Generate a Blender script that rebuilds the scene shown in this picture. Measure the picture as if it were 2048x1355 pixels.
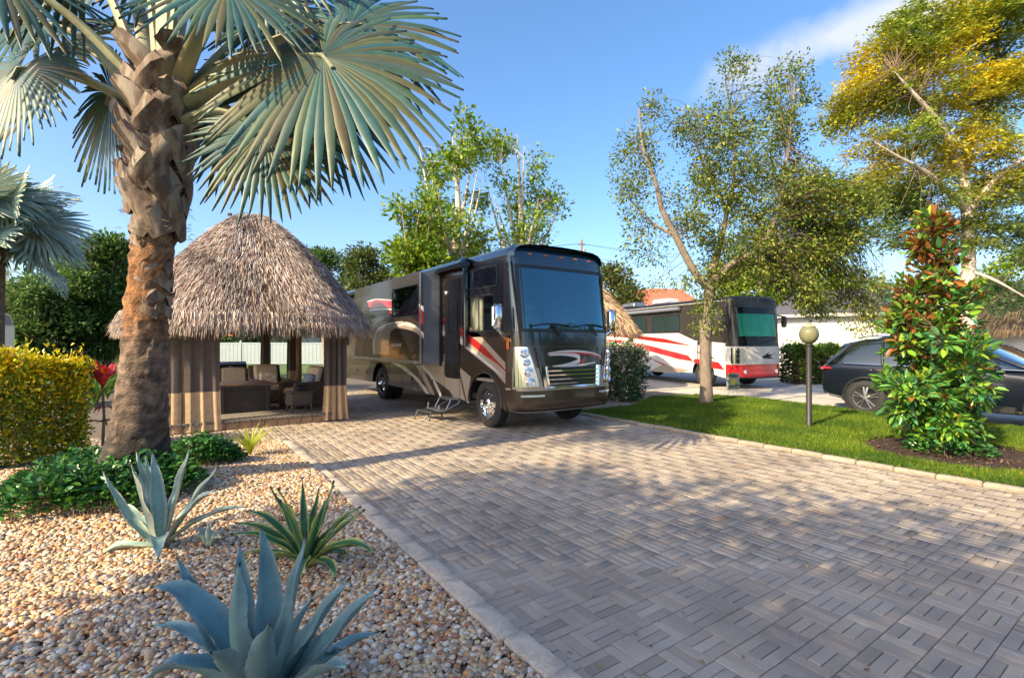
import bpy, bmesh, math, random
import numpy as np
from mathutils import Vector, Matrix
from mathutils.geometry import tessellate_polygon

for o in list(bpy.data.objects):
    bpy.data.objects.remove(o)
SC = bpy.context.scene
COL = SC.collection
R = math.radians

# ------------------------------------------------------------------ camera
TH = R(34.6); FPX = 985.0; HY = 683.0; HC = 1.8      # yaw from the drive's axis, focal px (2048 wide), horizon row, eye height
CT, ST = math.cos(TH), math.sin(TH)
cam_d = bpy.data.cameras.new('camera'); cam = bpy.data.objects.new('camera', cam_d); COL.objects.link(cam)
cam_d.sensor_width = 36.0; cam_d.lens = 36.0 * FPX / 2048.0
cam_d.shift_y = (HY - 677.5) / 2048.0
cam_d.clip_start = 0.05; cam_d.clip_end = 2000
cam.location = (0, 0, HC); cam.rotation_euler = (R(90), 0, -TH)
SC.camera = cam

# ------------------------------------------------------------------ light
SUN_EL = R(33); SUN_AZ = math.atan2(0.13, 1.0)        # direction the light travels, measured from +x
ld = Vector((math.cos(SUN_EL)*math.cos(SUN_AZ), math.cos(SUN_EL)*math.sin(SUN_AZ), -math.sin(SUN_EL)))
sun_d = bpy.data.lights.new('sun', 'SUN'); sun = bpy.data.objects.new('sun', sun_d); COL.objects.link(sun)
sun_d.energy = 2.9; sun_d.angle = R(0.5); sun_d.color = (1.0, 0.81, 0.50)
sun.rotation_euler = ld.to_track_quat('-Z', 'Y').to_euler(); sun.location = (-20, -3, 20)

W = bpy.data.worlds.new('World'); SC.world = W; W.use_nodes = True
nt = W.node_tree; nt.nodes.clear()
out = nt.nodes.new('ShaderNodeOutputWorld'); bg = nt.nodes.new('ShaderNodeBackground')
sky = nt.nodes.new('ShaderNodeTexSky'); sky.sky_type = 'NISHITA'; sky.sun_disc = False
sky.sun_elevation = SUN_EL; sky.sun_rotation = math.atan2(-ld.x, -ld.y)
sky.air_density = 0.8; sky.dust_density = 2.5; sky.ozone_density = 1.6; sky.altitude = 0
tc = nt.nodes.new('ShaderNodeTexCoord'); mp = nt.nodes.new('ShaderNodeMapping')
mp.inputs['Scale'].default_value = (1.0, 1.0, 2.6); mp.inputs['Rotation'].default_value = (0.25, -0.35, 0.5)
mp.inputs['Location'].default_value = (0.0, 0.0, 0.0)
nz = nt.nodes.new('ShaderNodeTexNoise'); nz.inputs['Scale'].default_value = 1.7; nz.inputs['Detail'].default_value = 7; nz.inputs['Roughness'].default_value = 0.52
rp = nt.nodes.new('ShaderNodeValToRGB'); rp.color_ramp.elements[0].position = 0.66; rp.color_ramp.elements[1].position = 0.86
mx = nt.nodes.new('ShaderNodeMix'); mx.data_type = 'RGBA'
mx.inputs['B'].default_value = (2.2, 2.35, 2.45, 1)
nt.links.new(tc.outputs['Generated'], mp.inputs[0]); nt.links.new(mp.outputs[0], nz.inputs['Vector'])
nt.links.new(nz.outputs['Fac'], rp.inputs[0])
# one long wind-drawn cloud high on the right: elliptical patch of directions with a ragged edge
def _dir(px, py): return Vector((CT*(px-1024)+ST*FPX, -ST*(px-1024)+CT*FPX, -(py-HY))).normalized()
c0 = _dir(1690, 62); e1 = (_dir(1790, 8)-_dir(1500, 125)); e1 = (e1-c0*e1.dot(c0)).normalized(); e2 = c0.cross(e1)
nz2 = nt.nodes.new('ShaderNodeTexNoise'); nz2.inputs['Scale'].default_value = 7.0; nz2.inputs['Detail'].default_value = 8; nz2.inputs['Roughness'].default_value = .55
nt.links.new(tc.outputs['Generated'], nz2.inputs['Vector'])
def _math(op, a, b=None):
    q = nt.nodes.new('ShaderNodeMath'); q.operation = op
    for i, x in enumerate((a, b)):
        if x is None: continue
        if isinstance(x, (int, float)): q.inputs[i].default_value = x
        else: nt.links.new(x, q.inputs[i])
    return q.outputs[0]
def _dot(v):
    q = nt.nodes.new('ShaderNodeVectorMath'); q.operation = 'DOT_PRODUCT'; nt.links.new(tc.outputs['Generated'], q.inputs[0]); q.inputs[1].default_value = v; return q.outputs['Value']
ra = _math('DIVIDE', _dot(e1), .20); rb = _math('DIVIDE', _dot(e2), .045)
rad_ = _math('SQRT', _math('ADD', _math('MULTIPLY', ra, ra), _math('MULTIPLY', rb, rb)))
edge = _math('ADD', rad_, _math('MULTIPLY', _math('SUBTRACT', nz2.outputs['Fac'], .5), 2.2))
mrc = nt.nodes.new('ShaderNodeMapRange'); mrc.interpolation_type = 'SMOOTHSTEP'; nt.links.new(edge, mrc.inputs[0])
mrc.inputs[1].default_value = 1.25; mrc.inputs[2].default_value = .25; mrc.inputs[3].default_value = 0; mrc.inputs[4].default_value = .95
gate = _math('GREATER_THAN', _dot(c0), .5)
fac = _math('MAXIMUM', _math('MULTIPLY', mrc.outputs[0], gate), _math('MULTIPLY', rp.outputs[0], .6))
nt.links.new(fac, mx.inputs['Factor'])
hs = nt.nodes.new('ShaderNodeHueSaturation'); hs.inputs['Saturation'].default_value = 1.28; gm = nt.nodes.new('ShaderNodeGamma'); gm.inputs[1].default_value = .9; nt.links.new(sky.outputs[0], gm.inputs[0]); nt.links.new(gm.outputs[0], hs.inputs['Color']); nt.links.new(hs.outputs[0], mx.inputs['A']); nt.links.new(mx.outputs['Result'], bg.inputs[0])
bg.inputs[1].default_value = 0.12
nt.links.new(bg.outputs[0], out.inputs[0])
SC.view_settings.view_transform = 'Standard'; SC.view_settings.look = 'None'
SC.view_settings.gamma = 1.0; SC.view_settings.use_curve_mapping = False
SC.view_settings.exposure = 1.75

# ------------------------------------------------------------------ pixel -> place
def uvz(X, Z, z): return Vector((CT*X + ST*Z, -ST*X + CT*Z, z))
def G(px, py, z=0.0):                                   # on the level z
    Z = (HC - z)*FPX/(py - HY); return uvz((px-1024)*Z/FPX, Z, z)
def PZ(px, py, Z): return uvz((px-1024)*Z/FPX, Z, HC - (py-HY)*Z/FPX)   # at a depth
def PU(px, py, u):                                      # on the plane x = u
    a = (px-1024)/FPX; Z = u/(CT*a+ST); return Vector((u, (-ST*a+CT)*Z, HC-(py-HY)*Z/FPX))
def PV(px, py, v):                                      # on the plane y = v
    a = (px-1024)/FPX; Z = v/(-ST*a+CT); return Vector(((CT*a+ST)*Z, v, HC-(py-HY)*Z/FPX))
def depth(p): return ST*p[0] + CT*p[1]

# ------------------------------------------------------------------ materials
MATS = {}
def M(name, col=(.5,.5,.5), rough=.7, metal=0.0, var=.18, vs=5.0, bump=0.0, bs=60.0, attr=False, spec=.5, coat=0.0,
      transl=0.0, emit=0.0, stretch=None, var2=None, alpha=None, bdist=.02):
    if name in MATS: return MATS[name]
    m = bpy.data.materials.new(name); m.use_nodes = True; n = m.node_tree.nodes; l = m.node_tree.links
    b = n['Principled BSDF']; o = n['Material Output']
    b.inputs['Roughness'].default_value = rough; b.inputs['Metallic'].default_value = metal
    b.inputs['Specular IOR Level'].default_value = spec; b.inputs['Coat Weight'].default_value = coat
    b.inputs['Coat Roughness'].default_value = .04
    t = n.new('ShaderNodeTexCoord'); vec = t.outputs['Object']
    if stretch:
        mpn = n.new('ShaderNodeMapping'); mpn.inputs['Scale'].default_value = stretch
        l.new(vec, mpn.inputs[0]); vec = mpn.outputs[0]
    if attr:
        a = n.new('ShaderNodeAttribute'); a.attribute_name = 'Col'; base = a.outputs['Color']
    else:
        rgb = n.new('ShaderNodeRGB'); rgb.outputs[0].default_value = (*col, 1); base = rgb.outputs[0]
    if var > 0:
        z = n.new('ShaderNodeTexNoise'); z.inputs['Scale'].default_value = vs; z.inputs['Detail'].default_value = 7; z.inputs['Roughness'].default_value = .62
        l.new(vec, z.inputs['Vector'])
        r = n.new('ShaderNodeMapRange'); r.inputs[1].default_value = .28; r.inputs[2].default_value = .72
        r.inputs[3].default_value = 1-var; r.inputs[4].default_value = 1+var
        l.new(z.outputs['Fac'], r.inputs[0])
        q = n.new('ShaderNodeMix'); q.data_type = 'RGBA'; q.blend_type = 'MULTIPLY'; q.inputs['Factor'].default_value = 1
        l.new(base, q.inputs['A']); l.new(r.outputs[0], q.inputs['B']); base = q.outputs['Result']
        if var2:
            z2 = n.new('ShaderNodeTexNoise'); z2.inputs['Scale'].default_value = var2[1]; z2.inputs['Detail'].default_value = 5
            l.new(vec, z2.inputs['Vector'])
            r2 = n.new('ShaderNodeMapRange'); r2.inputs[1].default_value = var2[2]; r2.inputs[2].default_value = var2[3]
            l.new(z2.outputs['Fac'], r2.inputs[0])
            q2 = n.new('ShaderNodeMix'); q2.data_type = 'RGBA'; q2.inputs['B'].default_value = (*var2[0], 1)
            l.new(r2.outputs[0], q2.inputs['Factor']); l.new(base, q2.inputs['A']); base = q2.outputs['Result']
    l.new(base, b.inputs['Base Color'])
    if bump > 0:
        z = n.new('ShaderNodeTexNoise'); z.inputs['Scale'].default_value = bs; z.inputs['Detail'].default_value = 6
        l.new(vec, z.inputs['Vector'])
        bp = n.new('ShaderNodeBump'); bp.inputs['Strength'].default_value = bump; bp.inputs['Distance'].default_value = bdist
        l.new(z.outputs['Fac'], bp.inputs['Height']); l.new(bp.outputs[0], b.inputs['Normal'])
    if emit > 0:
        l.new(base, b.inputs['Emission Color']); b.inputs['Emission Strength'].default_value = emit
    if transl > 0:
        tr = n.new('ShaderNodeBsdfTranslucent'); mxs = n.new('ShaderNodeMixShader'); mxs.inputs[0].default_value = transl
        l.new(base, tr.inputs[0]); l.new(b.outputs[0], mxs.inputs[1]); l.new(tr.outputs[0], mxs.inputs[2]); l.new(mxs.outputs[0], o.inputs[0])
    MATS[name] = m; return m

def glass(name, tint, ior=2.0, rough=.02, body=None, bodyfac=.5, gcol=(.95,.97,1)):
    if name in MATS: return MATS[name]
    m = bpy.data.materials.new(name); m.use_nodes = True; n = m.node_tree.nodes; l = m.node_tree.links; n.clear()
    o = n.new('ShaderNodeOutputMaterial'); t = n.new('ShaderNodeBsdfTransparent'); g = n.new('ShaderNodeBsdfGlossy')
    fr = n.new('ShaderNodeFresnel'); fr.inputs[0].default_value = ior; x = n.new('ShaderNodeMixShader')
    t.inputs[0].default_value = (*tint, 1); g.inputs['Roughness'].default_value = rough; g.inputs[0].default_value = (*gcol, 1)
    src = t.outputs[0]
    if body:
        d = n.new('ShaderNodeBsdfDiffuse'); d.inputs[0].default_value = (*body, 1); y = n.new('ShaderNodeMixShader'); y.inputs[0].default_value = bodyfac
        l.new(src, y.inputs[1]); l.new(d.outputs[0], y.inputs[2]); src = y.outputs[0]
    l.new(fr.outputs[0], x.inputs[0]); l.new(src, x.inputs[1]); l.new(g.outputs[0], x.inputs[2]); l.new(x.outputs[0], o.inputs[0])
    MATS[name] = m; return m

# ------------------------------------------------------------------ mesh helpers
class MB:
    def __init__(s): s.v = []; s.f = []; s.m = []; s.c = []
    def add(s, verts, faces, m=0, col=None):
        k = len(s.v); s.v += [tuple(p) for p in verts]; s.f += [tuple(i+k for i in q) for q in faces]
        s.m += [m]*len(faces)
        if col is not None: s.c += [(*col, 1.0)]*len(verts)
        return s
    def box(s, c, d, rz=0.0, m=0, col=None, ch=0.0, mat=None):
        hx, hy, hz = d[0]/2, d[1]/2, d[2]/2
        if ch <= 0:
            vs = [(x, y, z) for z in (-hz, hz) for x, y in ((-hx,-hy),(hx,-hy),(hx,hy),(-hx,hy))]
            fs = [(3,2,1,0),(4,5,6,7),(0,1,5,4),(1,2,6,5),(2,3,7,6),(3,0,4,7)]
        else:
            vs = []; fs = []
            for z, sh in ((-hz, ch), (-hz+ch, 0), (hz-ch, 0), (hz, ch)):
                a, b = hx-sh, hy-sh
                e = ch
                vs += [(-a+e,-b,z),(a-e,-b,z),(a,-b+e,z),(a,b-e,z),(a-e,b,z),(-a+e,b,z),(-a,b-e,z),(-a,-b+e,z)]
            for k in range(3):
                for i in range(8): fs.append((k*8+i, k*8+(i+1)%8, k*8+8+(i+1)%8, k*8+8+i))
            fs += [tuple(range(7,-1,-1)), tuple(range(24,32))]
        if mat is None: mat = Matrix.Rotation(rz, 4, 'Z')
        vs = [mat @ Vector(p) + Vector(c) for p in vs]
        return s.add(vs, fs, m, col)
    def tube(s, pts, rad, n=8, m=0, cap=True, col=None, flat=1.0):
        pts = [Vector(p) for p in pts]; N = len(pts)
        if not hasattr(rad, '__len__'): rad = [rad]*N
        vs = []; ref = None
        for i in range(N):
            t = (pts[min(i+1, N-1)] - pts[max(i-1, 0)]).normalized()
            if ref is None:
                ref = Vector((0,0,1)) if abs(t.z) < .9 else Vector((1,0,0))
            a = t.cross(ref)
            if a.length < 1e-5: a = t.orthogonal()
            a.normalize(); b = a.cross(t).normalized(); ref = b
            for k in range(n):
                q = 2*math.pi*k/n; vs.append(pts[i] + a*(math.cos(q)*rad[i]) + b*(math.sin(q)*rad[i]*flat))
        fs = [(i*n+k, i*n+(k+1)%n, (i+1)*n+(k+1)%n, (i+1)*n+k) for i in range(N-1) for k in range(n)]
        if cap: fs += [tuple(range(n-1,-1,-1)), tuple(range((N-1)*n, N*n))]
        return s.add(vs, fs, m, col)
    def lathe(s, prof, n=24, mat=None, m=0, col=None):       # prof (r, h) about local z
        mat = mat or Matrix(); vs = []
        for r, h in prof:
            for k in range(n):
                q = 2*math.pi*k/n; vs.append(mat @ Vector((r*math.cos(q), r*math.sin(q), h)))
        fs = [(i*n+k, i*n+(k+1)%n, (i+1)*n+(k+1)%n, (i+1)*n+k) for i in range(len(prof)-1) for k in range(n)]
        return s.add(vs, fs, m, col)
    def grid(s, P, m=0, col=None, flip=False):               # P[i][j]
        a, b = len(P), len(P[0]); vs = [p for r in P for p in r]
        fs = [(i*b+j, i*b+j+1, (i+1)*b+j+1, (i+1)*b+j) for i in range(a-1) for j in range(b-1)]
        if flip: fs = [q[::-1] for q in fs]
        return s.add(vs, fs, m, col)
    def prism(s, poly, d, m=0, col=None, holes=()):          # planar loop(s) extruded along d
        loops = [[Vector(p) for p in poly]] + [[Vector(p) for p in hl] for hl in holes]
        tri = tessellate_polygon(loops); flat = [p for lp in loops for p in lp]; n = len(flat); d = Vector(d)
        vs = flat + [p + d for p in flat]
        nrm = Vector((0,0,0))
        for t in tri: nrm += (flat[t[1]]-flat[t[0]]).cross(flat[t[2]]-flat[t[0]])
        up = nrm.dot(d) > 0
        fs = []
        for t in tri:
            t = tuple(t); fs += [t[::-1], tuple(i+n for i in t)] if up else [t, tuple(i+n for i in t[::-1])]
        k = 0
        for lp in loops:
            L = len(lp)
            for i in range(L): fs.append((k+i, k+(i+1)%L, k+(i+1)%L+n, k+i+n))
            k += L
        return s.add(vs, fs, m, col)
    def sheet(s, poly, m=0, col=None, holes=()):
        loops = [[Vector(p) for p in poly]] + [[Vector(p) for p in hl] for hl in holes]
        tri = tessellate_polygon(loops); flat = [p for lp in loops for p in lp]
        return s.add(flat, [tuple(t) for t in tri], m, col)

ROOTM = {}
def mesh_of(name, mb, mats, smooth=None, inv=None):
    me = bpy.data.meshes.new(name)
    vs = mb.v if inv is None else [inv @ Vector(p) for p in mb.v]
    me.from_pydata(vs, [], mb.f)
    if not isinstance(mats, (list, tuple)): mats = [mats]
    for q in mats: me.materials.append(q)
    if len(mats) > 1: me.polygons.foreach_set('material_index', mb.m)
    if mb.c and len(mb.c) == len(mb.v):
        a = me.attributes.new('Col', 'FLOAT_COLOR', 'POINT'); a.data.foreach_set('color', np.array(mb.c, dtype=np.float32).ravel())
    bm = bmesh.new(); bm.from_mesh(me); bmesh.ops.recalc_face_normals(bm, faces=bm.faces); bm.to_mesh(me); bm.free()
    if smooth is not None:
        me.shade_smooth(); me.set_sharp_from_angle(angle=R(smooth))
    me.update(); return me
def tag(o, label=None, cat=None, group=None, kind=None):
    if label: o['label'] = label
    if cat: o['category'] = cat
    if group: o['group'] = group
    if kind: o['kind'] = kind
    return o
def link(name, me, parent=None):
    o = bpy.data.objects.new(name, me); COL.objects.link(o)
    if parent is not None: o.parent = parent
    return o
def thing(name, label, cat, loc=(0,0,0), rz=0.0, group=None):
    o = bpy.data.objects.new(name, None); COL.objects.link(o); o.location = loc; o.rotation_euler = (0,0,rz); o.empty_display_size = .2
    ROOTM[o.name] = Matrix.Translation(loc) @ Matrix.Rotation(rz, 4, 'Z')
    return tag(o, label, cat, group)
def rootmat(o):
    while o.parent is not None: o = o.parent
    return ROOTM.get(o.name, Matrix())
def part(name, mb, mats, parent, smooth=None, local=False, kind=None):
    inv = None if local else rootmat(parent).inverted()
    o = link(name, mesh_of(name, mb, mats, smooth, inv), parent)
    return tag(o, kind=kind)
def solo(name, mb, mats, label=None, cat=None, group=None, kind=None, smooth=None, base=None):
    inv = Matrix.Translation(base).inverted() if base is not None else None
    o = link(name, mesh_of(name, mb, mats, smooth, inv))
    if base is not None: o.location = base
    return tag(o, label, cat, group, kind)
def copy_thing(root, loc, rz=0.0, label=None):
    r = root.copy(); COL.objects.link(r); r.location = loc; r.rotation_euler = (0,0,rz)
    if label: r['label'] = label
    for ch in list(root.children):
        c2 = ch.copy(); COL.objects.link(c2); c2.parent = r
        for g in ch.children:
            d = g.copy(); COL.objects.link(d); d.parent = c2
    return r
def quads_mesh(name, V, F, C, mat):                       # big arrays
    me = bpy.data.meshes.new(name); V = np.asarray(V, np.float32); F = np.asarray(F, np.int32)
    me.vertices.add(len(V)); me.vertices.foreach_set('co', V.ravel())
    n, k = F.shape
    me.loops.add(n*k); me.loops.foreach_set('vertex_index', F.ravel())
    me.polygons.add(n); me.polygons.foreach_set('loop_start', np.arange(0, n*k, k, dtype=np.int32)); me.polygons.foreach_set('loop_total', np.full(n, k, dtype=np.int32))
    if C is not None:
        a = me.attributes.new('Col', 'FLOAT_COLOR', 'POINT')
        a.data.foreach_set('color', np.concatenate([np.asarray(C, np.float32), np.ones((len(C),1), np.float32)], 1).ravel())
    me.materials.append(mat); me.update(); me.validate(); return me
def nrmz(a): return a/np.maximum(np.linalg.norm(a, axis=1, keepdims=True), 1e-6)
def leaves(c, d, up, L, Wd, fold, cols, big=False):
    """leaf faces: c base, d direction, up reference; returns V, F, C"""
    d = nrmz(d); s = nrmz(np.cross(d, up)); n = np.cross(s, d); L = L[:,None]; Wd = Wd[:,None]
    N = len(c)
    if not big:
        P = [c, c+d*L*.45+s*Wd*.5+n*Wd*fold, c+d*L, c+d*L*.45-s*Wd*.5+n*Wd*fold]
        V = np.stack(P, 1).reshape(-1,3); F = np.arange(N*4).reshape(N,4); return V, F, np.repeat(cols, 4, 0)
    P = [c, c+d*L*.32+s*Wd*.42+n*Wd*fold, c+d*L*.68+s*Wd*.40+n*Wd*fold-n*L*.03, c+d*L-n*L*.10, c+d*L*.68-s*Wd*.40+n*Wd*fold-n*L*.03, c+d*L*.32-s*Wd*.42+n*Wd*fold]
    V = np.stack(P, 1).reshape(-1,3); k = np.arange(N)[:,None]*6
    F = np.concatenate([k+np.array([0,1,2,3]), k+np.array([0,3,4,5])], 0); return V, F, np.repeat(cols, 6, 0)
def rcol(rng, pal, n, jit=.15):
    pal = np.array(pal); i = rng.integers(0, len(pal), n); j = rng.integers(0, len(pal), n); t = rng.random((n,1))
    return np.clip((pal[i]*(1-t)+pal[j]*t)*(1+rng.normal(0, jit, (n,1))), .002, .95)
# ------------------------------------------------------------------ setting
KL, KR = 1.78, 8.27            # drive edges (x) ; y runs away from the street along the drive
def flat(name, poly, z, mat, zfun=None):
    mb = MB(); mb.sheet([(x, y, z) for x, y in poly]); return solo(name, mb, mat, kind='structure')
m_ground = M('ground_grass', (.075,.13,.03), .95, var=.35, vs=.6, bump=.6, bs=40, var2=((.12,.15,.04), .25, .45, .7))
flat('ground', [(-400,-60),(400,-60),(400,500),(-400,500)], -.07, m_ground)
m_bed = M('joint_sand', (.12,.10,.08), .95, var=.3, vs=30)
flat('driveway_base', [(KL-.02,-6),(KR+.02,-6),(KR+.02,26),(-3.2,26),(-3.2,9.75),(KL-.02,9.75)], -.016, m_bed)

m_paver = M('paver_concrete', attr=True, rough=.85, var=.08, vs=70, bump=.35, bs=260, bdist=.004, spec=.35)
_n = m_paver.node_tree.nodes; _l = m_paver.node_tree.links; _g = _n.new('ShaderNodeNewGeometry'); _z = _n.new('ShaderNodeTexNoise'); _z.inputs['Scale'].default_value = .9; _z.inputs['Detail'].default_value = 8; _z.inputs['Roughness'].default_value = .6
_l.new(_g.outputs['Position'], _z.inputs['Vector']); _r = _n.new('ShaderNodeValToRGB'); _r.color_ramp.elements[0].position = .33; _r.color_ramp.elements[0].color = (.70,.68,.68,1); _r.color_ramp.elements[1].position = .62; _r.color_ramp.elements[1].color = (1.10,1.07,1.04,1)
_x = _n.new('ShaderNodeMix'); _x.data_type = 'RGBA'; _x.blend_type = 'MULTIPLY'; _x.inputs['Factor'].default_value = 1; _b = _n['Principled BSDF']; _s = _b.inputs['Base Color'].links[0].from_socket
_l.new(_z.outputs['Fac'], _r.inputs[0]); _l.new(_s, _x.inputs['A']); _l.new(_r.outputs[0], _x.inputs['B']); _l.new(_x.outputs['Result'], _b.inputs['Base Color'])
rng = np.random.default_rng(4)
BL = 0.2205; T3 = BL/3; GAP = .0042
pal = [(.375,.315,.255),(.35,.30,.25),(.395,.33,.265),(.30,.26,.22),(.36,.30,.24),(.35,.305,.26)]
def brick_verts(cx, cy, lx, ly, z, tilt):
    a, b = lx/2-GAP/2, ly/2-GAP/2; c = .0035
    z0, z1 = z-.05, z-.004
    P = [(-a,-b,z0),(a,-b,z0),(a,b,z0),(-a,b,z0),(-a,-b,z1),(a,-b,z1),(a,b,z1),(-a,b,z1),(-a+c,-b+c,z),(a-c,-b+c,z),(a-c,b-c,z),(-a+c,b-c,z)]
    return [(cx+p[0], cy+p[1], p[2]+tilt[0]*p[0]+tilt[1]*p[1]) for p in P]
BF = [(4,5,1,0),(5,6,2,1),(6,7,3,2),(7,4,0,3),(8,9,5,4),(9,10,6,5),(10,11,7,6),(11,8,4,7),(8,11,10,9)]
cells = []
def fill(x0, x1, y0, y1):
    nx = int(round((x1-x0)/BL)); ny = int(round((y1-y0)/BL)); sx = (x1-x0)/nx
    for i in range(nx):
        for j in range(ny):
            cx = x0+(i+.5)*sx; cy = y0+(j+.5)*BL
            for k in range(3):
                o = (k-1)*T3
                if (i+j) % 2: cells.append((cx, cy+o, sx, T3))
                else: cells.append((cx+(k-1)*sx/3, cy, sx/3, BL))
X0 = KL+.085
for j in range(int(26/T3)): cells.append((KL+.045, -1+j*T3*1.35, .085, T3*1.35))    # edge course
fill(X0, X0+29*BL, -1.0, 19.0)
fill(KL-22*BL, KL, 9.83, 12.0)
def seen(c):
    X = CT*c[0]-ST*c[1]; Z = ST*c[0]+CT*c[1]
    if Z < .3: return None
    px = 1024+FPX*X/Z; py = HY+HC*FPX/Z
    return Z if (-700 < px < 2900 and py < 2300) else None
cells = [(seen(c), c) for c in cells]; cells = sorted([c for c in cells if c[0]], key=lambda c: c[0])
drive = MB(); drive.sheet([(KL-.01,-2,-.012),(KR,-2,-.012),(KR,19,-.012),(KL-.01,19,-.012)])
drive = solo('driveway', drive, m_bed, kind='structure')
near = []
infr = [c for c in cells if (lambda p: 0 <= p[0] <= 2048 and p[1] <= 1355)((1024+FPX*(CT*c[1][0]-ST*c[1][1])/c[0], HY+HC*FPX/c[0]))]
near = set(id(c) for c in infr[:300]); variants = {}
V, F, C = [], [], []
for it in cells:
    c = it[1]; z = float(rng.normal(0, .0013)); tilt = rng.normal(0, .006, 2); 
    col = rcol(rng, pal, 1, .09)[0]
    if rng.random() < .006 and id(it) not in near: col = col*np.array([1.1,.93,.75])
    if id(it) in near:
        key = (round(c[2],3), round(c[3],3), int(rng.integers(0, 18)))
        if key not in variants:
            mb = MB(); mb.add(brick_verts(0, 0, c[2], c[3], 0, tilt), BF, 0, col); variants[key] = mesh_of('paver', mb, m_paver)
        o = link('paver', variants[key], drive); o.location = (c[0], c[1], z)
    else:
        k = len(V); V += brick_verts(c[0], c[1], c[2], c[3], z, tilt); F += [tuple(i+k for i in q) for q in BF]; C += [col]*12
tag(link('paver_field', quads_mesh('paver_field', V, F, C, m_paver), drive), kind='stuff')

# kerbs
m_kerb = M('kerb_stone', (.36,.29,.225), .9, var=.3, vs=14, bump=.6, bs=70, var2=((.20,.17,.14), 3.5, .5, .7))
def kerb(name, x0, x1, y0, y1, ln, z, ch, mk=None):
    mk = mk or m_kerb
    mb = MB(); mb.box(((x0+x1)/2, (y0+y1)/2, -.05), (x1-x0-.03, y1-y0, .07)); root = solo(name, mb, m_bed, kind='structure')
    vs = []
    for q in range(3):
        b = MB(); b.box((0,0,0), (x1-x0, ln-.008, .13), ch=ch)
        b.v = [(p[0]+random.uniform(-.004,.004), p[1], p[2]+random.uniform(-.003,.003)) for p in b.v]
        vs.append(mesh_of('kerb_stone', b, mk, 40))
    for j in range(int((y1-y0)/ln)):
        o = link('kerb_stone', random.choice(vs), root); o.location = ((x0+x1)/2+random.uniform(-.006,.006), y0+(j+.5)*ln, z-.065+random.uniform(-.005,.005)); o.rotation_euler = (random.uniform(-.012,.012), random.uniform(-.02,.02), random.uniform(-.012,.012))
random.seed(3)
kerb('garden_kerb', KL-.155, KL, 1.2, 9.85, .42, .030, .012, M('pale_kerb', (.50,.42,.34), .9, var=.25, vs=12, bump=.6, bs=70, var2=((.33,.28,.23), 4, .52, .7)))
kerb('lawn_kerb', KR+.005, KR+.125, -1.5, 12.4, .46, .058, .018)

# gravel bed with a low mound under the palm
PALM = Vector((-.42, 7.15, 0))
def bedz(x, y): return .005 + .20*math.exp(-(((x-PALM.x-.3)/1.5)**2 + ((y-PALM.y)/1.3)**2)) + .012*math.sin(x*3.1)*math.cos(y*2.3)
nx, ny = 60, 70
P = [[(-9+(KL-.15+9)*i/nx, 0.6+(9.78-.6)*j/ny, 0) for j in range(ny+1)] for i in range(nx+1)]
P = [[(p[0], p[1], bedz(p[0], p[1])-.02) for p in r] for r in P]
mb = MB(); mb.grid(P); m_soil = M('bed_soil', (.16,.105,.07), .95, var=.4, vs=20, bump=.8, bs=80)
solo('garden_bed', mb, m_soil, kind='structure', smooth=60)
m_peb = bpy.data.materials.new('pebble'); m_peb.use_nodes = True
n = m_peb.node_tree.nodes; l = m_peb.node_tree.links; b = n['Principled BSDF']; b.inputs['Roughness'].default_value = .62
oi = n.new('ShaderNodeObjectInfo'); cr = n.new('ShaderNodeValToRGB'); cr.color_ramp.interpolation = 'CONSTANT'
cols = [(.58,.46,.32),(.44,.24,.12),(.64,.54,.40),(.32,.14,.06),(.54,.37,.20),(.64,.58,.50),(.36,.27,.20),(.52,.26,.10),(.56,.43,.28),(.24,.18,.14),(.62,.43,.22),(.42,.31,.24)]
el = cr.color_ramp.elements
while len(el) < len(cols): el.new(.5)
for i, c in enumerate(cols): el[i].position = i/len(cols); el[i].color = (*c, 1)
zt = n.new('ShaderNodeTexNoise'); zt.inputs['Scale'].default_value = 45; tcn = n.new('ShaderNodeTexCoord'); l.new(tcn.outputs['Object'], zt.inputs['Vector'])
mr = n.new('ShaderNodeMapRange'); mr.inputs[3].default_value = .78; mr.inputs[4].default_value = 1.2; l.new(zt.outputs['Fac'], mr.inputs[0])
mxx = n.new('ShaderNodeMix'); mxx.data_type = 'RGBA'; mxx.blend_type = 'MULTIPLY'; mxx.inputs['Factor'].default_value = 1
l.new(oi.outputs['Random'], cr.inputs[0]); l.new(cr.outputs[0], mxx.inputs['A']); l.new(mr.outputs[0], mxx.inputs['B']); l.new(mxx.outputs['Result'], b.inputs['Base Color'])

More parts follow.
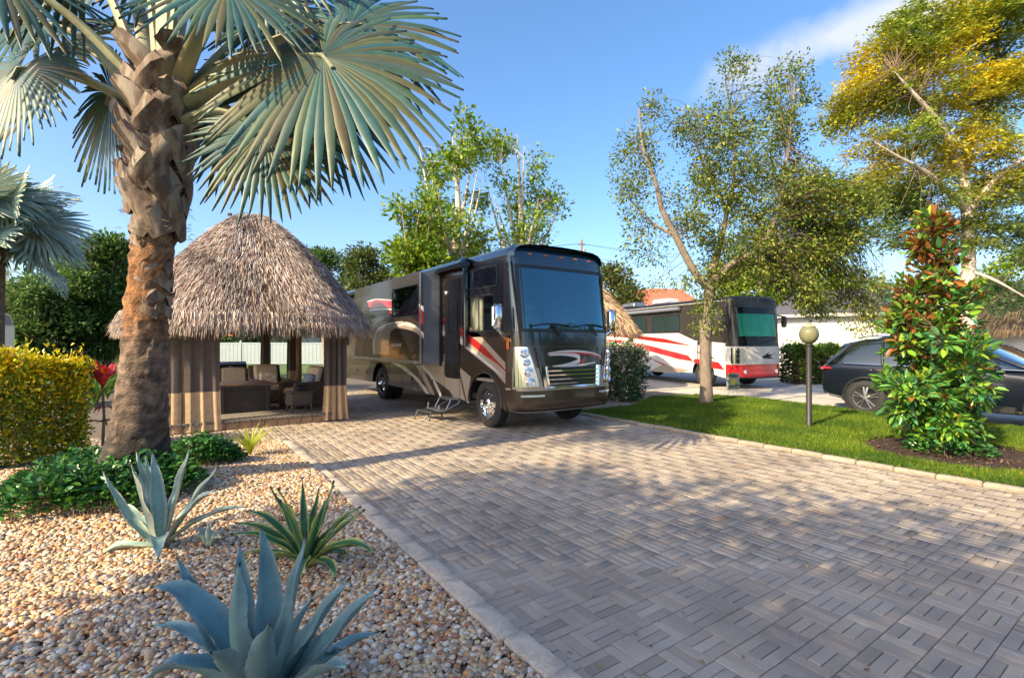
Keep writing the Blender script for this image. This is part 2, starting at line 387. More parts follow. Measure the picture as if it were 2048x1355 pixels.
def scatter(name, pts, sources, smin, smax, tilt, mat, label, cat):
    """one 'stuff' object: source meshes instanced on its points"""
    me = bpy.data.meshes.new(name); me.from_pydata(pts, [], []); o = link(name, me)
    ng = bpy.data.node_groups.new(name, 'GeometryNodeTree')
    ng.interface.new_socket('Geometry', in_out='INPUT', socket_type='NodeSocketGeometry'); ng.interface.new_socket('Geometry', in_out='OUTPUT', socket_type='NodeSocketGeometry')
    N = ng.nodes; gi = N.new('NodeGroupInput'); go = N.new('NodeGroupOutput'); jn = N.new('GeometryNodeJoinGeometry')
    for s in sources:
        q = N.new('GeometryNodeObjectInfo'); q.inputs['Object'].default_value = s; q.inputs['As Instance'].default_value = True
        ng.links.new(q.outputs['Geometry'], jn.inputs[0])
    ip = N.new('GeometryNodeInstanceOnPoints'); ip.inputs['Pick Instance'].default_value = True
    r1 = N.new('FunctionNodeRandomValue'); r1.data_type = 'FLOAT_VECTOR'; r1.inputs[0].default_value = (-tilt,-tilt,0); r1.inputs[1].default_value = (tilt,tilt,6.283)
    r2 = N.new('FunctionNodeRandomValue'); r2.data_type = 'FLOAT'; r2.inputs[2].default_value = smin; r2.inputs[3].default_value = smax; r2.inputs['Seed'].default_value = 5
    ng.links.new(gi.outputs[0], ip.inputs['Points']); ng.links.new(jn.outputs[0], ip.inputs['Instance'])
    ng.links.new(r1.outputs[0], ip.inputs['Rotation']); ng.links.new(r2.outputs[1], ip.inputs['Scale']); ng.links.new(ip.outputs[0], go.inputs[0])
    md = o.modifiers.new('scatter', 'NODES'); md.node_group = ng
    return tag(o, label, cat, kind='stuff')
rg = np.random.default_rng(8)
peb = []
for k in range(9):
    bm = bmesh.new(); bmesh.ops.create_icosphere(bm, subdivisions=2, radius=1); sx, sy, sz = rg.uniform(.85,1.25), rg.uniform(.62,.9), rg.uniform(.42,.66)
    ph = rg.uniform(0, 6, 6)
    for v in bm.verts:
        p = v.co; w = 1+.13*math.sin(2.1*p.x+ph[0])*math.cos(1.9*p.y+ph[1])+.09*math.sin(3.3*p.z+2.7*p.x+ph[2])+.05*math.sin(5*p.y+ph[3])
        v.co = Vector((p.x*sx, p.y*sy, p.z*sz))*w
    me = bpy.data.meshes.new('pebble'); bm.to_mesh(me); bm.free(); me.shade_smooth(); me.materials.append(m_peb)
    peb.append(bpy.data.objects.new('pebble', me))
pts = []
def vis(x, y, mpx=420):
    X = CT*x-ST*y; Z = ST*x+CT*y
    return Z > .5 and -mpx < 1024+FPX*X/Z < 2048+mpx and HY+HC*FPX/Z < 1355+700
def in_drive_side(x, y): return x < KL-.165
cnt = 0
for _ in range(400000):
    x = rg.uniform(-6, KL-.165); y = rg.uniform(.9, 9.72)
    if not vis(x, y): continue
    Z = ST*x+CT*y
    pts.append((x, y, bedz(x, y)-.012+rg.uniform(0,.018)))
    if len(pts) > 100000: break
scatter('gravel', pts, peb, .007, .028, .5, m_peb, 'brown and cream river pebbles covering the garden bed', 'gravel')

# lawn strip, mulch, neighbour's concrete
def lawnz(x, y): return .03+.03*math.sin(x*.9)*math.cos(y*.7)
lawn_edge = [(KR+.12,-1.5),(13.9,-1.5),(14.3,3),(14.6,6),(15.0,8.6),(14.5,9.8),(12.6,10.4),(11.3,9.7),(10.2,9.2),(9.4,9.3),(KR+.12,9.3)]
m_lawn = M('lawn_soil', (.06,.10,.022), .95, var=.4, vs=8, bump=.8, bs=60)
mb = MB(); mb.sheet([(x, y, .02) for x, y in lawn_edge]); solo('lawn', mb, m_lawn, kind='structure')
m_mulch = M('mulch', (.055,.032,.022), .95, var=.55, vs=35, bump=1, bs=90, bdist=.04)
m_tan = M('fine_gravel', (.34,.26,.20), .9, var=.45, vs=90, bump=1, bs=120, bdist=.03)
mb = MB(); mb.sheet([(KR+.12,9.2,.026),(9.4,9.2,.026),(10.2,9.1,.026),(11.3,9.6,.026),(12.6,10.3,.026),(14.3,10.0,.026),(14.3,13,.026),(KR+.12,13,.026)]); solo('gravel_strip', mb, m_tan, kind='structure')
MAG = G(1872, 905); MAG.z = 0
mb = MB(); mb.sheet([(MAG.x+.1+math.cos(a)*1.25*(1+.12*math.sin(3*a)), MAG.y-.25+math.sin(a)*1.3*(1+.1*math.cos(4*a)), .032) for a in np.linspace(0, 6.283, 40)[:-1]]); solo('mulch_bed', mb, m_mulch, kind='structure')
m_conc = M('concrete', (.50,.46,.41), .88, var=.14, vs=1.6, bump=.3, bs=120, bdist=.005, var2=((.36,.33,.30), .7, .52, .75))
flat('concrete_driveway', [(13.6,-12),(40,-12),(40,45),(13.6,45)], -.02, m_conc)
mb = MB(); m_dark = M('joint_dark', (.06,.055,.05), .9)
for y in np.arange(-8, 30, 4.0): mb.box((20, y, -.012), (13, .02, .008))
for x in (17.2, 21): mb.box((x, 10, -.008), (.02, 40, .006))
solo('concrete_joints', mb, m_dark, kind='structure')
# grass
m_grass = M('grass_blade', attr=True, rough=.6, var=0, transl=.3, spec=.3)
_n = m_grass.node_tree.nodes; _l = m_grass.node_tree.links; _o = _n.new('ShaderNodeObjectInfo'); _z = _n.new('ShaderNodeTexNoise'); _z.inputs['Scale'].default_value = .9; _z.inputs['Detail'].default_value = 5
_l.new(_o.outputs['Location'], _z.inputs['Vector']); _r = _n.new('ShaderNodeValToRGB'); _r.color_ramp.elements[0].color = (.55,.62,.6,1); _r.color_ramp.elements[1].color = (1.35,1.12,.75,1); _r.color_ramp.elements[0].position = .36; _r.color_ramp.elements[1].position = .66  # dark shaded and yellow sunlit lawn patches tinted into the blade colour
_l.new(_z.outputs['Fac'], _r.inputs[0]); _x = _n.new('ShaderNodeMix'); _x.data_type = 'RGBA'; _x.blend_type = 'MULTIPLY'; _x.inputs['Factor'].default_value = 1
_a = [q for q in _n if q.type == 'ATTRIBUTE'][0]; _l.new(_a.outputs['Color'], _x.inputs['A']); _l.new(_r.outputs[0], _x.inputs['B'])
_l.new(_x.outputs['Result'], _n['Principled BSDF'].inputs['Base Color']); _l.new(_x.outputs['Result'], [q for q in _n if q.type == 'BSDF_TRANSLUCENT'][0].inputs[0])
tuft = []
for k in range(6):
    N = 16; c = np.zeros((N,3)); c[:, :2] = rg.normal(0, .028, (N,2)); d = np.stack([rg.normal(0,.45,N), rg.normal(0,.45,N), np.ones(N)], 1)
    L = rg.uniform(.045,.095,N); V_, F_, C_ = leaves(c, d, rg.normal(0,1,(N,3)), L, np.full(N,.007), .15, rcol(rg, [(.08,.20,.018),(.12,.25,.022),(.20,.29,.025),(.05,.145,.015),(.26,.27,.05)], N))
    tuft.append(bpy.data.objects.new('grass_tuft', quads_mesh('grass_tuft', V_, F_, C_, m_grass)))
def inside(x, y, poly):
    r = False; j = len(poly)-1
    for i in range(len(poly)):
        if (poly[i][1] > y) != (poly[j][1] > y) and x < (poly[j][0]-poly[i][0])*(y-poly[i][1])/(poly[j][1]-poly[i][1])+poly[i][0]: r = not r
        j = i
    return r
pts = []
while len(pts) < 33000:
    x = rg.uniform(KR+.13, 15.1); y = rg.uniform(-.5, 10.4)
    if not vis(x, y) or not inside(x, y, lawn_edge): continue
    if ((x-MAG.x-.1)/1.2)**2+((y-MAG.y+.25)/1.25)**2 < 1: continue
    pts.append((x, y, .015))
scatter('grass', pts, tuft, .7, 1.35, .25, m_grass, 'short green lawn grass between the two driveways', 'grass')

# fallen leaves on the drive
N = 260; c = np.stack([rg.uniform(KL+.1, KR-.1, N), 1+12*rg.random(N)**1.2, np.full(N, .006)], 1); k_ = rg.random(N) < .35
c[k_,0] = np.where(rg.random(k_.sum()) < .5, KL+.1+rg.exponential(.15, k_.sum()), KR-.05-rg.exponential(.2, k_.sum()))
d = np.stack([rg.normal(0,1,N), rg.normal(0,1,N), rg.uniform(.02,.25,N)], 1); L_ = rg.uniform(.02,.05,N)
V_, F_, C_ = leaves(c, d, np.tile([0,0,1.0],(N,1))+rg.normal(0,.2,(N,3)), L_, L_*.5, .2, rcol(rg, [(.22,.12,.05),(.35,.22,.08),(.12,.07,.04)], N))
tag(link('fallen_leaves', quads_mesh('fallen_leaves', V_, F_, C_, M('dry_leaf', attr=True, rough=.8, var=0))), 'scattered brown fallen leaves on the paver drive', 'fallen leaves', kind='stuff')

# bark chips loosened over the mulch
N = 1500; q_ = rg.uniform(0, 6.283, N); r_ = np.sqrt(rg.random(N))*1.05; c = np.stack([MAG.x+.1+np.cos(q_)*r_*1.28, MAG.y-.25+np.sin(q_)*r_*1.33, .034+.03*rg.random(N)], 1)
d = np.stack([rg.normal(0,1,N), rg.normal(0,1,N), rg.normal(0,.3,N)], 1); L_ = rg.uniform(.03,.08,N)
V_, F_, C_ = leaves(c, d, np.tile([0,0,1.0],(N,1))+rg.normal(0,.5,(N,3)), L_, L_*.4, .1, rcol(rg, [(.05,.028,.02),(.09,.05,.03),(.16,.085,.045),(.03,.02,.015)], N))
tag(link('bark_chips', quads_mesh('bark_chips', V_, F_, C_, MATS['dry_leaf'])), 'dark bark chips round the foot of the magnolia', 'bark chips', kind='stuff')
# ------------------------------------------------------------------ motorhomes
m_black = M('paint_black', (.010,.010,.014), .22, var=.05, vs=2, coat=.6, spec=.6)
m_navy = M('paint_navy_cap', (.012,.035,.055), .16, var=.05, vs=2, coat=1.0, spec=.7, metal=.25)
m_bronze = M('paint_bronze', (.058,.042,.033), .28, var=.06, vs=2, coat=.55, spec=.5, metal=.45)
m_taupe = M('paint_taupe', (.38,.32,.27), .32, var=.05, vs=2, coat=.9, metal=.25)
m_taupe2 = M('paint_brown', (.075,.057,.047), .28, var=.05, vs=2, coat=.9, metal=.3)
m_red = M('paint_red', (.30,.012,.012), .25, var=.05, vs=2, coat=1.0)
m_redb = M('paint_bright_red', (.55,.012,.02), .25, var=.05, vs=2, coat=1.0)
m_silv = M('paint_silver', (.62,.59,.60), .3, var=.04, vs=2, coat=.8, metal=.2)
m_char = M('paint_charcoal', (.035,.03,.03), .25, var=.05, vs=2, coat=1.0)
m_white = M('paint_white', (.62,.62,.62), .3, var=.04, vs=2, coat=.8)
m_grey = M('paint_slate', (.20,.215,.26), .35, var=.06, vs=3, coat=.5, metal=.2)
m_chrome = M('chrome', (.85,.86,.88), .07, var=.03, vs=4, metal=1.0)
m_rubber = M('tyre_rubber', (.022,.022,.023), .8, var=.2, vs=12, bump=.2, bs=80)
m_trim = M('black_trim', (.012,.013,.015), .45, var=.1)
m_int = M('cab_interior', (.22,.19,.16), .8, var=.2)
m_seat = M('cab_seat', (.30,.24,.19), .7, var=.2)
m_amber = M('amber_lens', (.75,.16,.01), .15, var=.1, coat=1)
m_lens = M('lamp_lens', (.75,.80,.88), .05, var=.05, metal=.5, coat=1)
g_wind = glass('windscreen_glass', (.42,.74,.84), 2.5, .012, gcol=(.45,.85,1.0))
g_side = glass('side_glass', (.10,.12,.13), 2.4, .02)
g_clear = glass('clear_glass', (.75,.80,.78), 1.6, .02)
m_shade = M('sun_shade_green', (.02,.55,.38), .7, var=.25, vs=2.5)
m_alu = M('aluminium', (.45,.46,.48), .35, var=.1, metal=.9)

def tyre_prof(r, w, rim):
    h = w/2
    p = [(rim, -h*.80),(rim+.02,-h*.96),(r-.06,-h),(r-.018,-h*.86),(r,-h*.70)]
    for g in (-.42, 0, .42): p += [(r, h*(g-.10)),(r-.012, h*(g-.07)),(r-.012, h*(g+.07)),(r, h*(g+.10))]
    p += [(r, h*.70),(r-.018, h*.86),(r-.06, h),(rim+.02, h*.96),(rim, h*.80)]
    return p
def truck_wheel(parent, c, side, dual=False):
    """wheel at c (world); side -1: outer face towards -x"""
    X = Matrix.Translation(c) @ Matrix.Rotation(R(-90 if side < 0 else 90), 4, 'Y')
    t = MB(); t.lathe(tyre_prof(.5, .27, .30), 40, X)
    if dual: t.lathe(tyre_prof(.5, .27, .30), 32, Matrix.Translation((-side*.31,0,0)) @ X)
    w = part('wheel', t, m_rubber, parent, 35)
    r = MB()
    if dual: prof = [(.30,.10),(.295,.115),(.285,.10),(.27,.0),(.20,-.05),(.12,-.05),(.115,.0),(.06,.01),(.0,.012)]
    else: prof = [(.30,.10),(.295,.115),(.285,.10),(.265,.075),(.215,.095),(.12,.10),(.115,.13),(.085,.15),(.08,.19),(.0,.195)]
    r.lathe(prof, 36, X)
    part('rim', r, m_chrome, w, 30)
    hb = MB(); 
    for k in range(10):
        q = 2*math.pi*k/10; rr = .165; z = -.05 if dual else .098
        hb.lathe([(.016,0),(.016,.03),(.008,.038),(0,.038)], 8, X @ Matrix.Translation((rr*math.cos(q), rr*math.sin(q), z)))
    part('lug_nuts', hb, m_chrome, w, 30, kind='stuff')
    hh = MB()
    for k in range(8):
        q = 2*math.pi*(k+.5)/8; z = -.012 if dual else .093
        hh.lathe([(.0,.012),(.022,.006),(.024,0)], 10, X @ Matrix.Translation((.232*math.cos(q), .232*math.sin(q), z)))
    part('hand_holes', hh, m_trim, w, kind='stuff')
    return w

class Cap:
    """rounded coach front: plan is a superellipse, profile comes from rows (z, forward, inset)"""
    def __init__(s, uc, hw, v0, a, rows, n=3.2): s.uc, s.hw, s.v0, s.a, s.rows, s.n = uc, hw, v0, a, rows, n
    def row(s, z):
        r = s.rows
        if z <= r[0][0]: return r[0][1:]
        for p, q in zip(r, r[1:]):
            if z <= q[0]:
                t = (z-p[0])/(q[0]-p[0]); return (p[1]+(q[1]-p[1])*t, p[2]+(q[2]-p[2])*t)
        return r[-1][1:]
    def at(s, x, z, off=0.0):
        fw, ins = s.row(z); hw = s.hw-ins; a = max(s.a+fw, .02); t = min(abs(x)/hw, 1)
        p = Vector((s.uc+x, s.v0-a*(1-t**s.n)**(1/s.n), z))
        if off:
            e = .02
            def q(x_, z_):
                f2, i2 = s.row(z_); h2 = s.hw-i2; a2 = max(s.a+f2, .02); tt = min(abs(x_)/h2, .999)
                return Vector((s.uc+x_, s.v0-a2*(1-tt**s.n)**(1/s.n), z_))
            xx = max(-hw*.985, min(hw*.985, x))
            nn = (q(xx+e, z)-q(xx-e, z)).cross(q(xx, z+e)-q(xx, z-e)).normalized()
            p += nn*off if nn.y < 0 else -nn*off
        return p
    def ring(s, z, N=64):
        fw, ins = s.row(z); hw = s.hw-ins; a = max(s.a+fw, .02); P = []
        for k in range(N+1):
            q = math.pi*(1-k/N); c, d = math.cos(q), math.sin(q)
            P.append(Vector((s.uc+hw*math.copysign(abs(c)**(2/s.n), c), s.v0-a*max(d,0)**(2/s.n), z)))
        return P
    def surf(s, mb, zs, xa, xb, off=0.0, N=30, m=0):
        """patch between x limits (numbers or functions of z)"""
        fa = xa if callable(xa) else (lambda z: xa); fb = xb if callable(xb) else (lambda z: xb)
        mb.grid([[s.at(fa(z)+(fb(z)-fa(z))*k/N, z, off) for k in range(N+1)] for z in zs], m)
    def strip(s, mb, pts, off, n=1):
        """ribbon over the surface: pts (x, z, half width in z)"""
        mb.grid([[s.at(x, z-w, off), s.at(x, z+w, off)] for x, z, w in pts])
def band(lo, hi, n): return [lo+(hi-lo)*k/n for k in range(n+1)]
def spline(pts, n=8):
    pts = [tuple(map(float, p)) for p in pts]; out = []
    for i in range(len(pts)-1):
        p0 = pts[max(i-1,0)]; p1 = pts[i]; p2 = pts[i+1]; p3 = pts[min(i+2, len(pts)-1)]
        for k in range(n):
            t = k/n; out.append(tuple(.5*(2*b+(c-a)*t+(2*a-5*b+4*c-d)*t*t+(-a+3*b-3*c+d)*t**3) for a, b, c, d in zip(p0, p1, p2, p3)))
    out.append(pts[-1]); return out

def rrect(y0, y1, z0, z1, r, x, n=4):
    P = []
    for cy, cz, a0 in ((y1-r, z1-r, 0), (y0+r, z1-r, 90), (y0+r, z0+r, 180), (y1-r, z0+r, 270)):
        for k in range(n+1):
            q = R(a0+90*k/n); P.append((x, cy+r*math.cos(q), cz+r*math.sin(q)))
    return P
def side_window(parent, x, y0, y1, z0, z1, r, gm, out, split=None, name='window'):
    """glazed window standing proud of a side wall; out = -1 or 1"""
    w = MB(); w.prism(rrect(y0, y1, z0, z1, r, x), (out*.012,0,0), holes=[rrect(y0+.035, y1-.035, z0+.035, z1-.035, r*.7, x)])
    if split: w.box((x+out*.006, split, (z0+z1)/2), (.012, .03, z1-z0-.06))
    wo = part(name, w, m_trim, parent)
    p = MB(); p.sheet(rrect(y0+.033, y1-.033, z0+.033, z1-.033, r*.7, x+out*.004)); part('pane', p, gm, wo)
    return wo

def decal(parent, pts, x, mat, th=-.003, name='stripe'):
    mb = MB(); mb.prism([(x, y, z) for y, z in pts], (th,0,0)); return part(name, mb, mat, parent)

# ---- the near coach
def coach():
    uL, uR = 5.38, 7.84; uc = (uL+uR)/2; hw = (uR-uL)/2; v0, vE = 8.0, 18.9; zb = .44; zt = 3.50
    root = thing('motorhome', 'large black bronze and taupe motorhome with red stripe parked on the paver drive', 'motorhome', (uc, 12.5, 0))
    rows = [(.44,-.02,.03),(.52,.06,.01),(.62,.085,0),(.90,.075,0),(1.30,.05,0),(1.75,.02,0),(2.05,-.01,0),(3.35,-.24,0),(3.48,-.28,.01),(3.58,-.33,.04),(3.66,-.40,.10),(3.71,-.48,.20),(3.735,-.56,.34)]
    cap = Cap(uc, hw, v0, .50, rows, 4.2)
    fo = lambda f, z0, z1, n: (lambda mb: (cap.surf, mb))
    def front(name, mat, z0, z1, n, parent=root, xa=-hw, xb=hw, off=0.0, N=56, m=30):
        mb = MB(); cap.surf(mb, band(z0, z1, n), xa, xb, off, N); return part(name, mb, mat, parent, m)
    # shells follow rings so that the corners stay dense
    def shell(name, mat, zs):
        mb = MB(); mb.grid([cap.ring(z) for z in zs]); return part(name, mb, mat, root, 35)
    bumper = shell('bumper', m_bronze, band(.44,.52,3)+band(.54,.88,8))
    hood = shell('front_panel', m_taupe2, band(.885,1.72,14))
    cowl = shell('cowl', m_black, band(1.724,2.0,6))
    top = shell('front_cap', m_navy, band(3.30,3.48,5)+band(3.5,3.735,14))
    for sgn, nm in ((-1,'pillar'),(1,'pillar')):                       # A pillars
        mb = MB(); R_ = [cap.ring(z) for z in band(2.0,3.30,16)]
        mb.grid([r[:17] if sgn < 0 else r[-17:] for r in R_]); part(nm, mb, m_navy, root, 35)
    # windscreen
    mb = MB(); mb.grid([cap.ring(z)[15:-15] for z in band(2.0,3.30,16)])
    ws = part('windscreen', mb, g_wind, root, 60)
    mb = MB(); cap.surf(mb, band(3.24,3.31,2), -1.16, 1.16, .006, 50); cap.surf(mb, band(1.99,2.05,2), -1.17, 1.17, .006, 50)
    for sg in (-1,1): cap.surf(mb, band(2.0,3.3,14), sg*1.17, sg*1.10, .006, 4)
    part('gasket', mb, m_trim, ws, 40)
    for x0, x1, zz in ((-.95,-.02,2.10),(.08,1.0,2.10)):               # wipers
        mb = MB(); P = [cap.at(x0+(x1-x0)*k/10, zz+.05*math.sin(k/10*3.1), .03) for k in range(11)]; mb.tube(P, .011, 6)
        mb.tube([cap.at((x0+x1)/2, zz+.05, .035), cap.at((x0+x1)/2+.18, 1.92, .035)], .012, 6); part('wiper', mb, m_trim, root)
    # dark upper rim band and lip under screen
    mb = MB(); cap.surf(mb, band(1.86,1.985,4), -1.0, 1.0, .012, 40); part('cowl_vent', mb, m_navy, cowl, 40)
    # hood panel
    hp = MB(); cap.surf(hp, band(1.32,1.70,8), lambda z: -.74-.16*(z-1.32)/.38, lambda z: .74+.16*(z-1.32)/.38, .010, 36); hd = part('hood', hp, m_black, root, 40)
    for sg in (-1,1):
        fr = MB(); fr.grid([[cap.at(sg*(.715+.18*(z-.92)/.78), z, .014), cap.at(sg*(.745+.18*(z-.92)/.78), z, .014)] for z in band(.92,1.70,12)])
        part('hood_trim', fr, m_trim, hd)
    # swoosh decals
    for pts, mt, of in (([(-.62,1.56,.012),(-.3,1.585,.026),(.1,1.585,.03),(.5,1.55,.024),(.78,1.47,.02),(.86,1.40,.012),(.80,1.33,.006)], m_redb, .016),
                        ([(-.62,1.575,.010),(-.2,1.61,.018),(.25,1.60,.02),(.6,1.56,.014),(.82,1.49,.008)], m_silv, .019),
                        ([(-.60,1.54,.014),(-.25,1.55,.026),(.05,1.525,.038),(.20,1.475,.05)], m_silv, .022),
                        ([(.20,1.475,.05),(.17,1.42,.045),(.0,1.37,.035),(-.25,1.335,.022),(-.52,1.325,.010)], m_silv, .0222),
                        ([(-.52,1.325,.010),(-.1,1.315,.016),(.3,1.335,.018),(.62,1.375,.010)], m_silv, .024),
                        ([(.0,1.375,.02),(.2,1.38,.035),(.32,1.44,.045),(.34,1.50,.03)], m_red, .017)):
        sp = spline(pts, 8); mb = MB(); cap.strip(mb, sp, of); part('stripe', mb, mt, hd, 60)
    # grille
    g = MB(); cap.surf(g, band(.92,1.30,6), lambda z: -.70-.2*(z-.92)*.6, lambda z: .70+.2*(z-.92)*.6, .012, 30); gr = part('grille', g, m_trim, root, 40)
    for k in range(4):
        z = .985+.083*k; mb = MB(); xw = .66+.10*(z-.92)
        mb.grid([[cap.at(-xw+2*xw*i/24, z+dz, of) for i in range(25)] for dz, of in ((-.019,.02),(-.012,.05),(.006,.055),(.019,.02))]); part('slat', mb, m_chrome, gr, 50)
    mb = MB()
    for sg in (-1,1): mb.grid([[cap.at(sg*(xx+.10*(z-.92)), z, of) for xx, of in ((.60,.02),(.63,.06),(.69,.065),(.725,.014))] for z in band(.90,1.32,10)])
    mb.grid([[cap.at(-.72+1.44*i/24, z, of) for i in range(25)] for z, of in ((.885,.014),(.905,.055),(.935,.05),(.95,.02))]); part('grille_frame', mb, m_chrome, gr, 50)
    # taupe wings of the front between lamp and grille
    for sg in (-1,1):
        mb = MB(); zs = band(.89,1.30,10)
        if sg < 0: cap.surf(mb, zs, -1.225, lambda z: -.74-.2*(z-.92)*.6, .006, 26)
        else: cap.surf(mb, zs, lambda z: .74+.2*(z-.92)*.6, 1.225, .006, 26)
        part('wing', mb, m_taupe, hood, 40)
    # headlamp clusters
    for sg in (-1,1):
        mb = MB(); inner = lambda z: sg*(.82+.22*((z-.92)/.78)**1.2) ; outer = lambda z: sg*(1.222-.01*((z-.92)/.78))
        cap.surf(mb, band(.94,1.70,14), outer, inner, .016, 14); hl = part('headlight', mb, m_chrome, root, 50)
        mb = MB()
        for fa in (0,1):
            P = [cap.at((outer, inner)[fa](z), z, .02) for z in band(.94,1.70,14)]; mb.tube(P, .012, 6)
        part('lamp_bezel', mb, m_taupe, hl, 50)
        for z, rr in ((1.575,.075),(1.40,.06),(1.225,.075),(1.03,.075)):
            x = (outer(z)*.45+inner(z)*.55); p = cap.at(x, z, .02); q = cap.at(x, z, .12)-p; mt = Matrix.Translation(p) @ q.to_track_quat('Z','Y').to_matrix().to_4x4()
            lm = MB(); lm.lathe([(rr*1.25,0),(rr*1.2,.035),(rr,.04),(rr*.72,.012),(rr*.6,.008)], 20, mt); lo = part('lamp', lm, m_chrome, hl, 35)
            ln = MB(); ln.lathe([(rr*.66,.01),(rr*.5,.035),(rr*.25,.046),(0,.05)], 16, mt); part('lens', ln, m_lens, lo, 60)
        mb = MB(); xq = sg*1.0
        cap.surf(mb, band(.745,.785,2), sg*1.16, sg*.72, .012, 12); part('daylight_strip', mb, m_lens, bumper, 40)
    mb = MB(); cap.surf(mb, band(.44,.475,2), -1.2, 1.2, .02, 50); part('bumper_lip', mb, m_alu, bumper, 40)
    mb = MB(); cap.surf(mb, band(.862,.9,2), -1.235, 1.235, .012, 56); part('bumper_trim', mb, m_taupe, bumper, 40)
    # side walls
    fw, rw, wr = 8.82, 15.1, .66
    def arch(vc, r): return [(vc+r*math.cos(q), max(.5+r*math.sin(q), zb)) for q in [math.pi*k/14 for k in range(15)]]
    holesL = [(8.36,9.62,2.02,2.92),(8.42,9.60,2.96,3.36)]
    for x, sg, holes in ((uL,-1,[(8.46,9.60,2.04,2.75)]),(uR,1,[(8.4,9.5,2.05,2.9),(10.0,12.2,2.1,2.9),(13,15,2.2,2.9)])):
        ol = [(v0,zb)]
        for vc in (fw, rw):
            ol += [p for p in arch(vc, wr)][::-1]
        ol += [(vE,zb),(vE,zt),(v0,zt)]
        hl = [[(y0,z0),(y1,z0),(y1,z1),(y0,z1)] for y0,y1,z0,z1 in holes]
        if sg < 0: hl.append([(10.75,1.30),(15.95,1.30),(15.95,3.38),(10.75,3.38)])
        mb = MB(); mb.prism([(x, y, z) for y, z in ol], (-sg*.03,0,0), holes=[[(x, y, z) for y, z in h] for h in hl])
        wall = part('side_wall', mb, m_bronze, root)
        for y0,y1,z0,z1 in holes: side_window(root, x, y0-.04, y1+.04, z0-.04, z1+.04, .09, g_clear if (sg > 0 or y0 < 10) else g_side, sg, split=(y0+y1)/2)
        for vc in (fw, rw):                                            # wheel arch lips and wells
            mb = MB(); A = [(vc+wr*math.cos(q), .5+wr*math.sin(q)) for q in [math.pi*k/20 for k in range(21)]]
            mb.tube([(x+sg*.005, y, z) for y, z in A], .022, 6); part('arch_lip', mb, m_taupe2 if vc == fw else m_bronze, wall, 60)
            mb = MB(); mb.grid([[(x-sg*.02, y, z), (x-sg*.62, y, z)] for y, z in A]); part('wheel_well', mb, m_trim, wall, 60)
    # roof with rounded edges
    prof = [(-hw, zt-.02),(-hw+.01,3.56),(-hw+.05,3.63),(-hw+.13,3.69),(-hw+.30,3.735),(-.5,3.76),(0,3.77)]
    prof = prof+[(-x, z) for x, z in prof[-2::-1]]
    mb = MB(); ys = [7.98+.12*k for k in range(4)]+[8.6+1.03*k for k in range(11)]
    mb.grid([[(uc+x, y, z) for x, z in prof] for y in ys]); part('roof', mb, m_navy, root, 40)
    mb = MB(); mb.grid([[(uc+x, 8.02-.17*t*t if False else 8.0-.0*t, z) for x, z in prof] for t in (0,)]+[[(uc+x*.96, 7.8, z-.02) for x, z in prof]]); part('roof_front', mb, m_navy, root, 40)
    mb = MB(); mb.box((uc, vE-.02, (zb+zt)/2), (2*hw-.02, .05, zt-zb)); mb.box((uc, vE-.02, 3.6), (2*hw-.2, .05, .25)); part('rear_wall', mb, m_bronze, root)
    mb = MB(); mb.box((uc, 13.3, .62), (2*hw-.14, 10.4, .12)); part('floor', mb, m_trim, root)
    mb = MB(); mb.tube([(uc-.3,9.6,3.76),(uc-.3,9.6,4.25)], .012, 6); part('aerial', mb, m_trim, root)
    # cab interior
    mb = MB(); mb.box((uc, 8.2, 1.82), (2*hw-.25, .95, .30), ch=.06); part('dashboard', mb, m_int, root, 40)
    for sg in (-1,1):
        mb = MB(); mb.box((uc+sg*.62, 9.35, 1.75), (.55,.55,.18), ch=.05); mb.box((uc+sg*.62, 9.68, 2.15), (.52,.16,.72), ch=.06, mat=Matrix.Rotation(R(-8),4,'X')); mb.box((uc+sg*.62, 9.74, 2.62), (.28,.12,.2), ch=.04); mb.box((uc+sg*.62, 9.35, 1.3), (.3,.3,.75)); part('cab_seat', mb, m_seat, root, 40)
    mb = MB(); mb.box((uc, 12.6, 2.05), (2*hw-.1, .06, 2.7)); part('bulkhead', mb, m_int, root)
    mb = MB(); mb.box((uc, 11.0, 1.0), (2*hw-.1, 5.6, .06)); part('cab_floor', mb, m_int, root)
    # left window furniture: dark surround panel and curtain behind the cab window
    mb = MB(); mb.prism(rrect(8.10, 9.78, 1.90, 3.44, .14, uL), (-.004,0,0), holes=[rrect(8.44,9.62,2.02,2.77,.07,uL)]); part('window_surround', mb, m_black, root)
    side_window(root, uL-.004, 8.30, 9.66, 2.92, 3.36, .07, g_side, -1, name='upper_window')
    mb = MB(); mb.grid([[(uL+.10+.03*math.sin(k*1.7), 9.02+.02*k, z) for z in (2.02,2.4,2.78)] for k in range(28)]); part('curtain', mb, M('cab_curtain', (.62,.60,.55), .8), root, 60)
    # door (behind the awning arm)
    d = MB(); d.prism(rrect(9.86,10.62,.95,3.25,.10,uL), (-.012,0,0)); dr = part('door', d, m_black, root)
    side_window(dr, uL-.012, 9.98, 10.44, 2.02, 2.82, .08, g_side, -1)
    mb = MB(); mb.box((uL-.03, 9.95, 1.72), (.035,.10,.22), ch=.01); part('door_handle', mb, m_trim, dr)
    mb = MB(); mb.lathe([(.055,0),(.055,.03),(.03,.05),(0,.055)], 14, Matrix.Translation((uL-.01,10.52,2.95)) @ Matrix.Rotation(R(-90),4,'Y')); part('porch_light', mb, m_lens, root, 40)
    # paint on the left wall, taken from the picture
    z4 = lambda x, y: (lambda p: (p.y, p.z))(PU(860+x/5.89, 630+y/5.89, uL))
    cl = lambda pts: [(max(min(y, vE), v0+.02), max(z, zb+.005)) for y, z in pts]
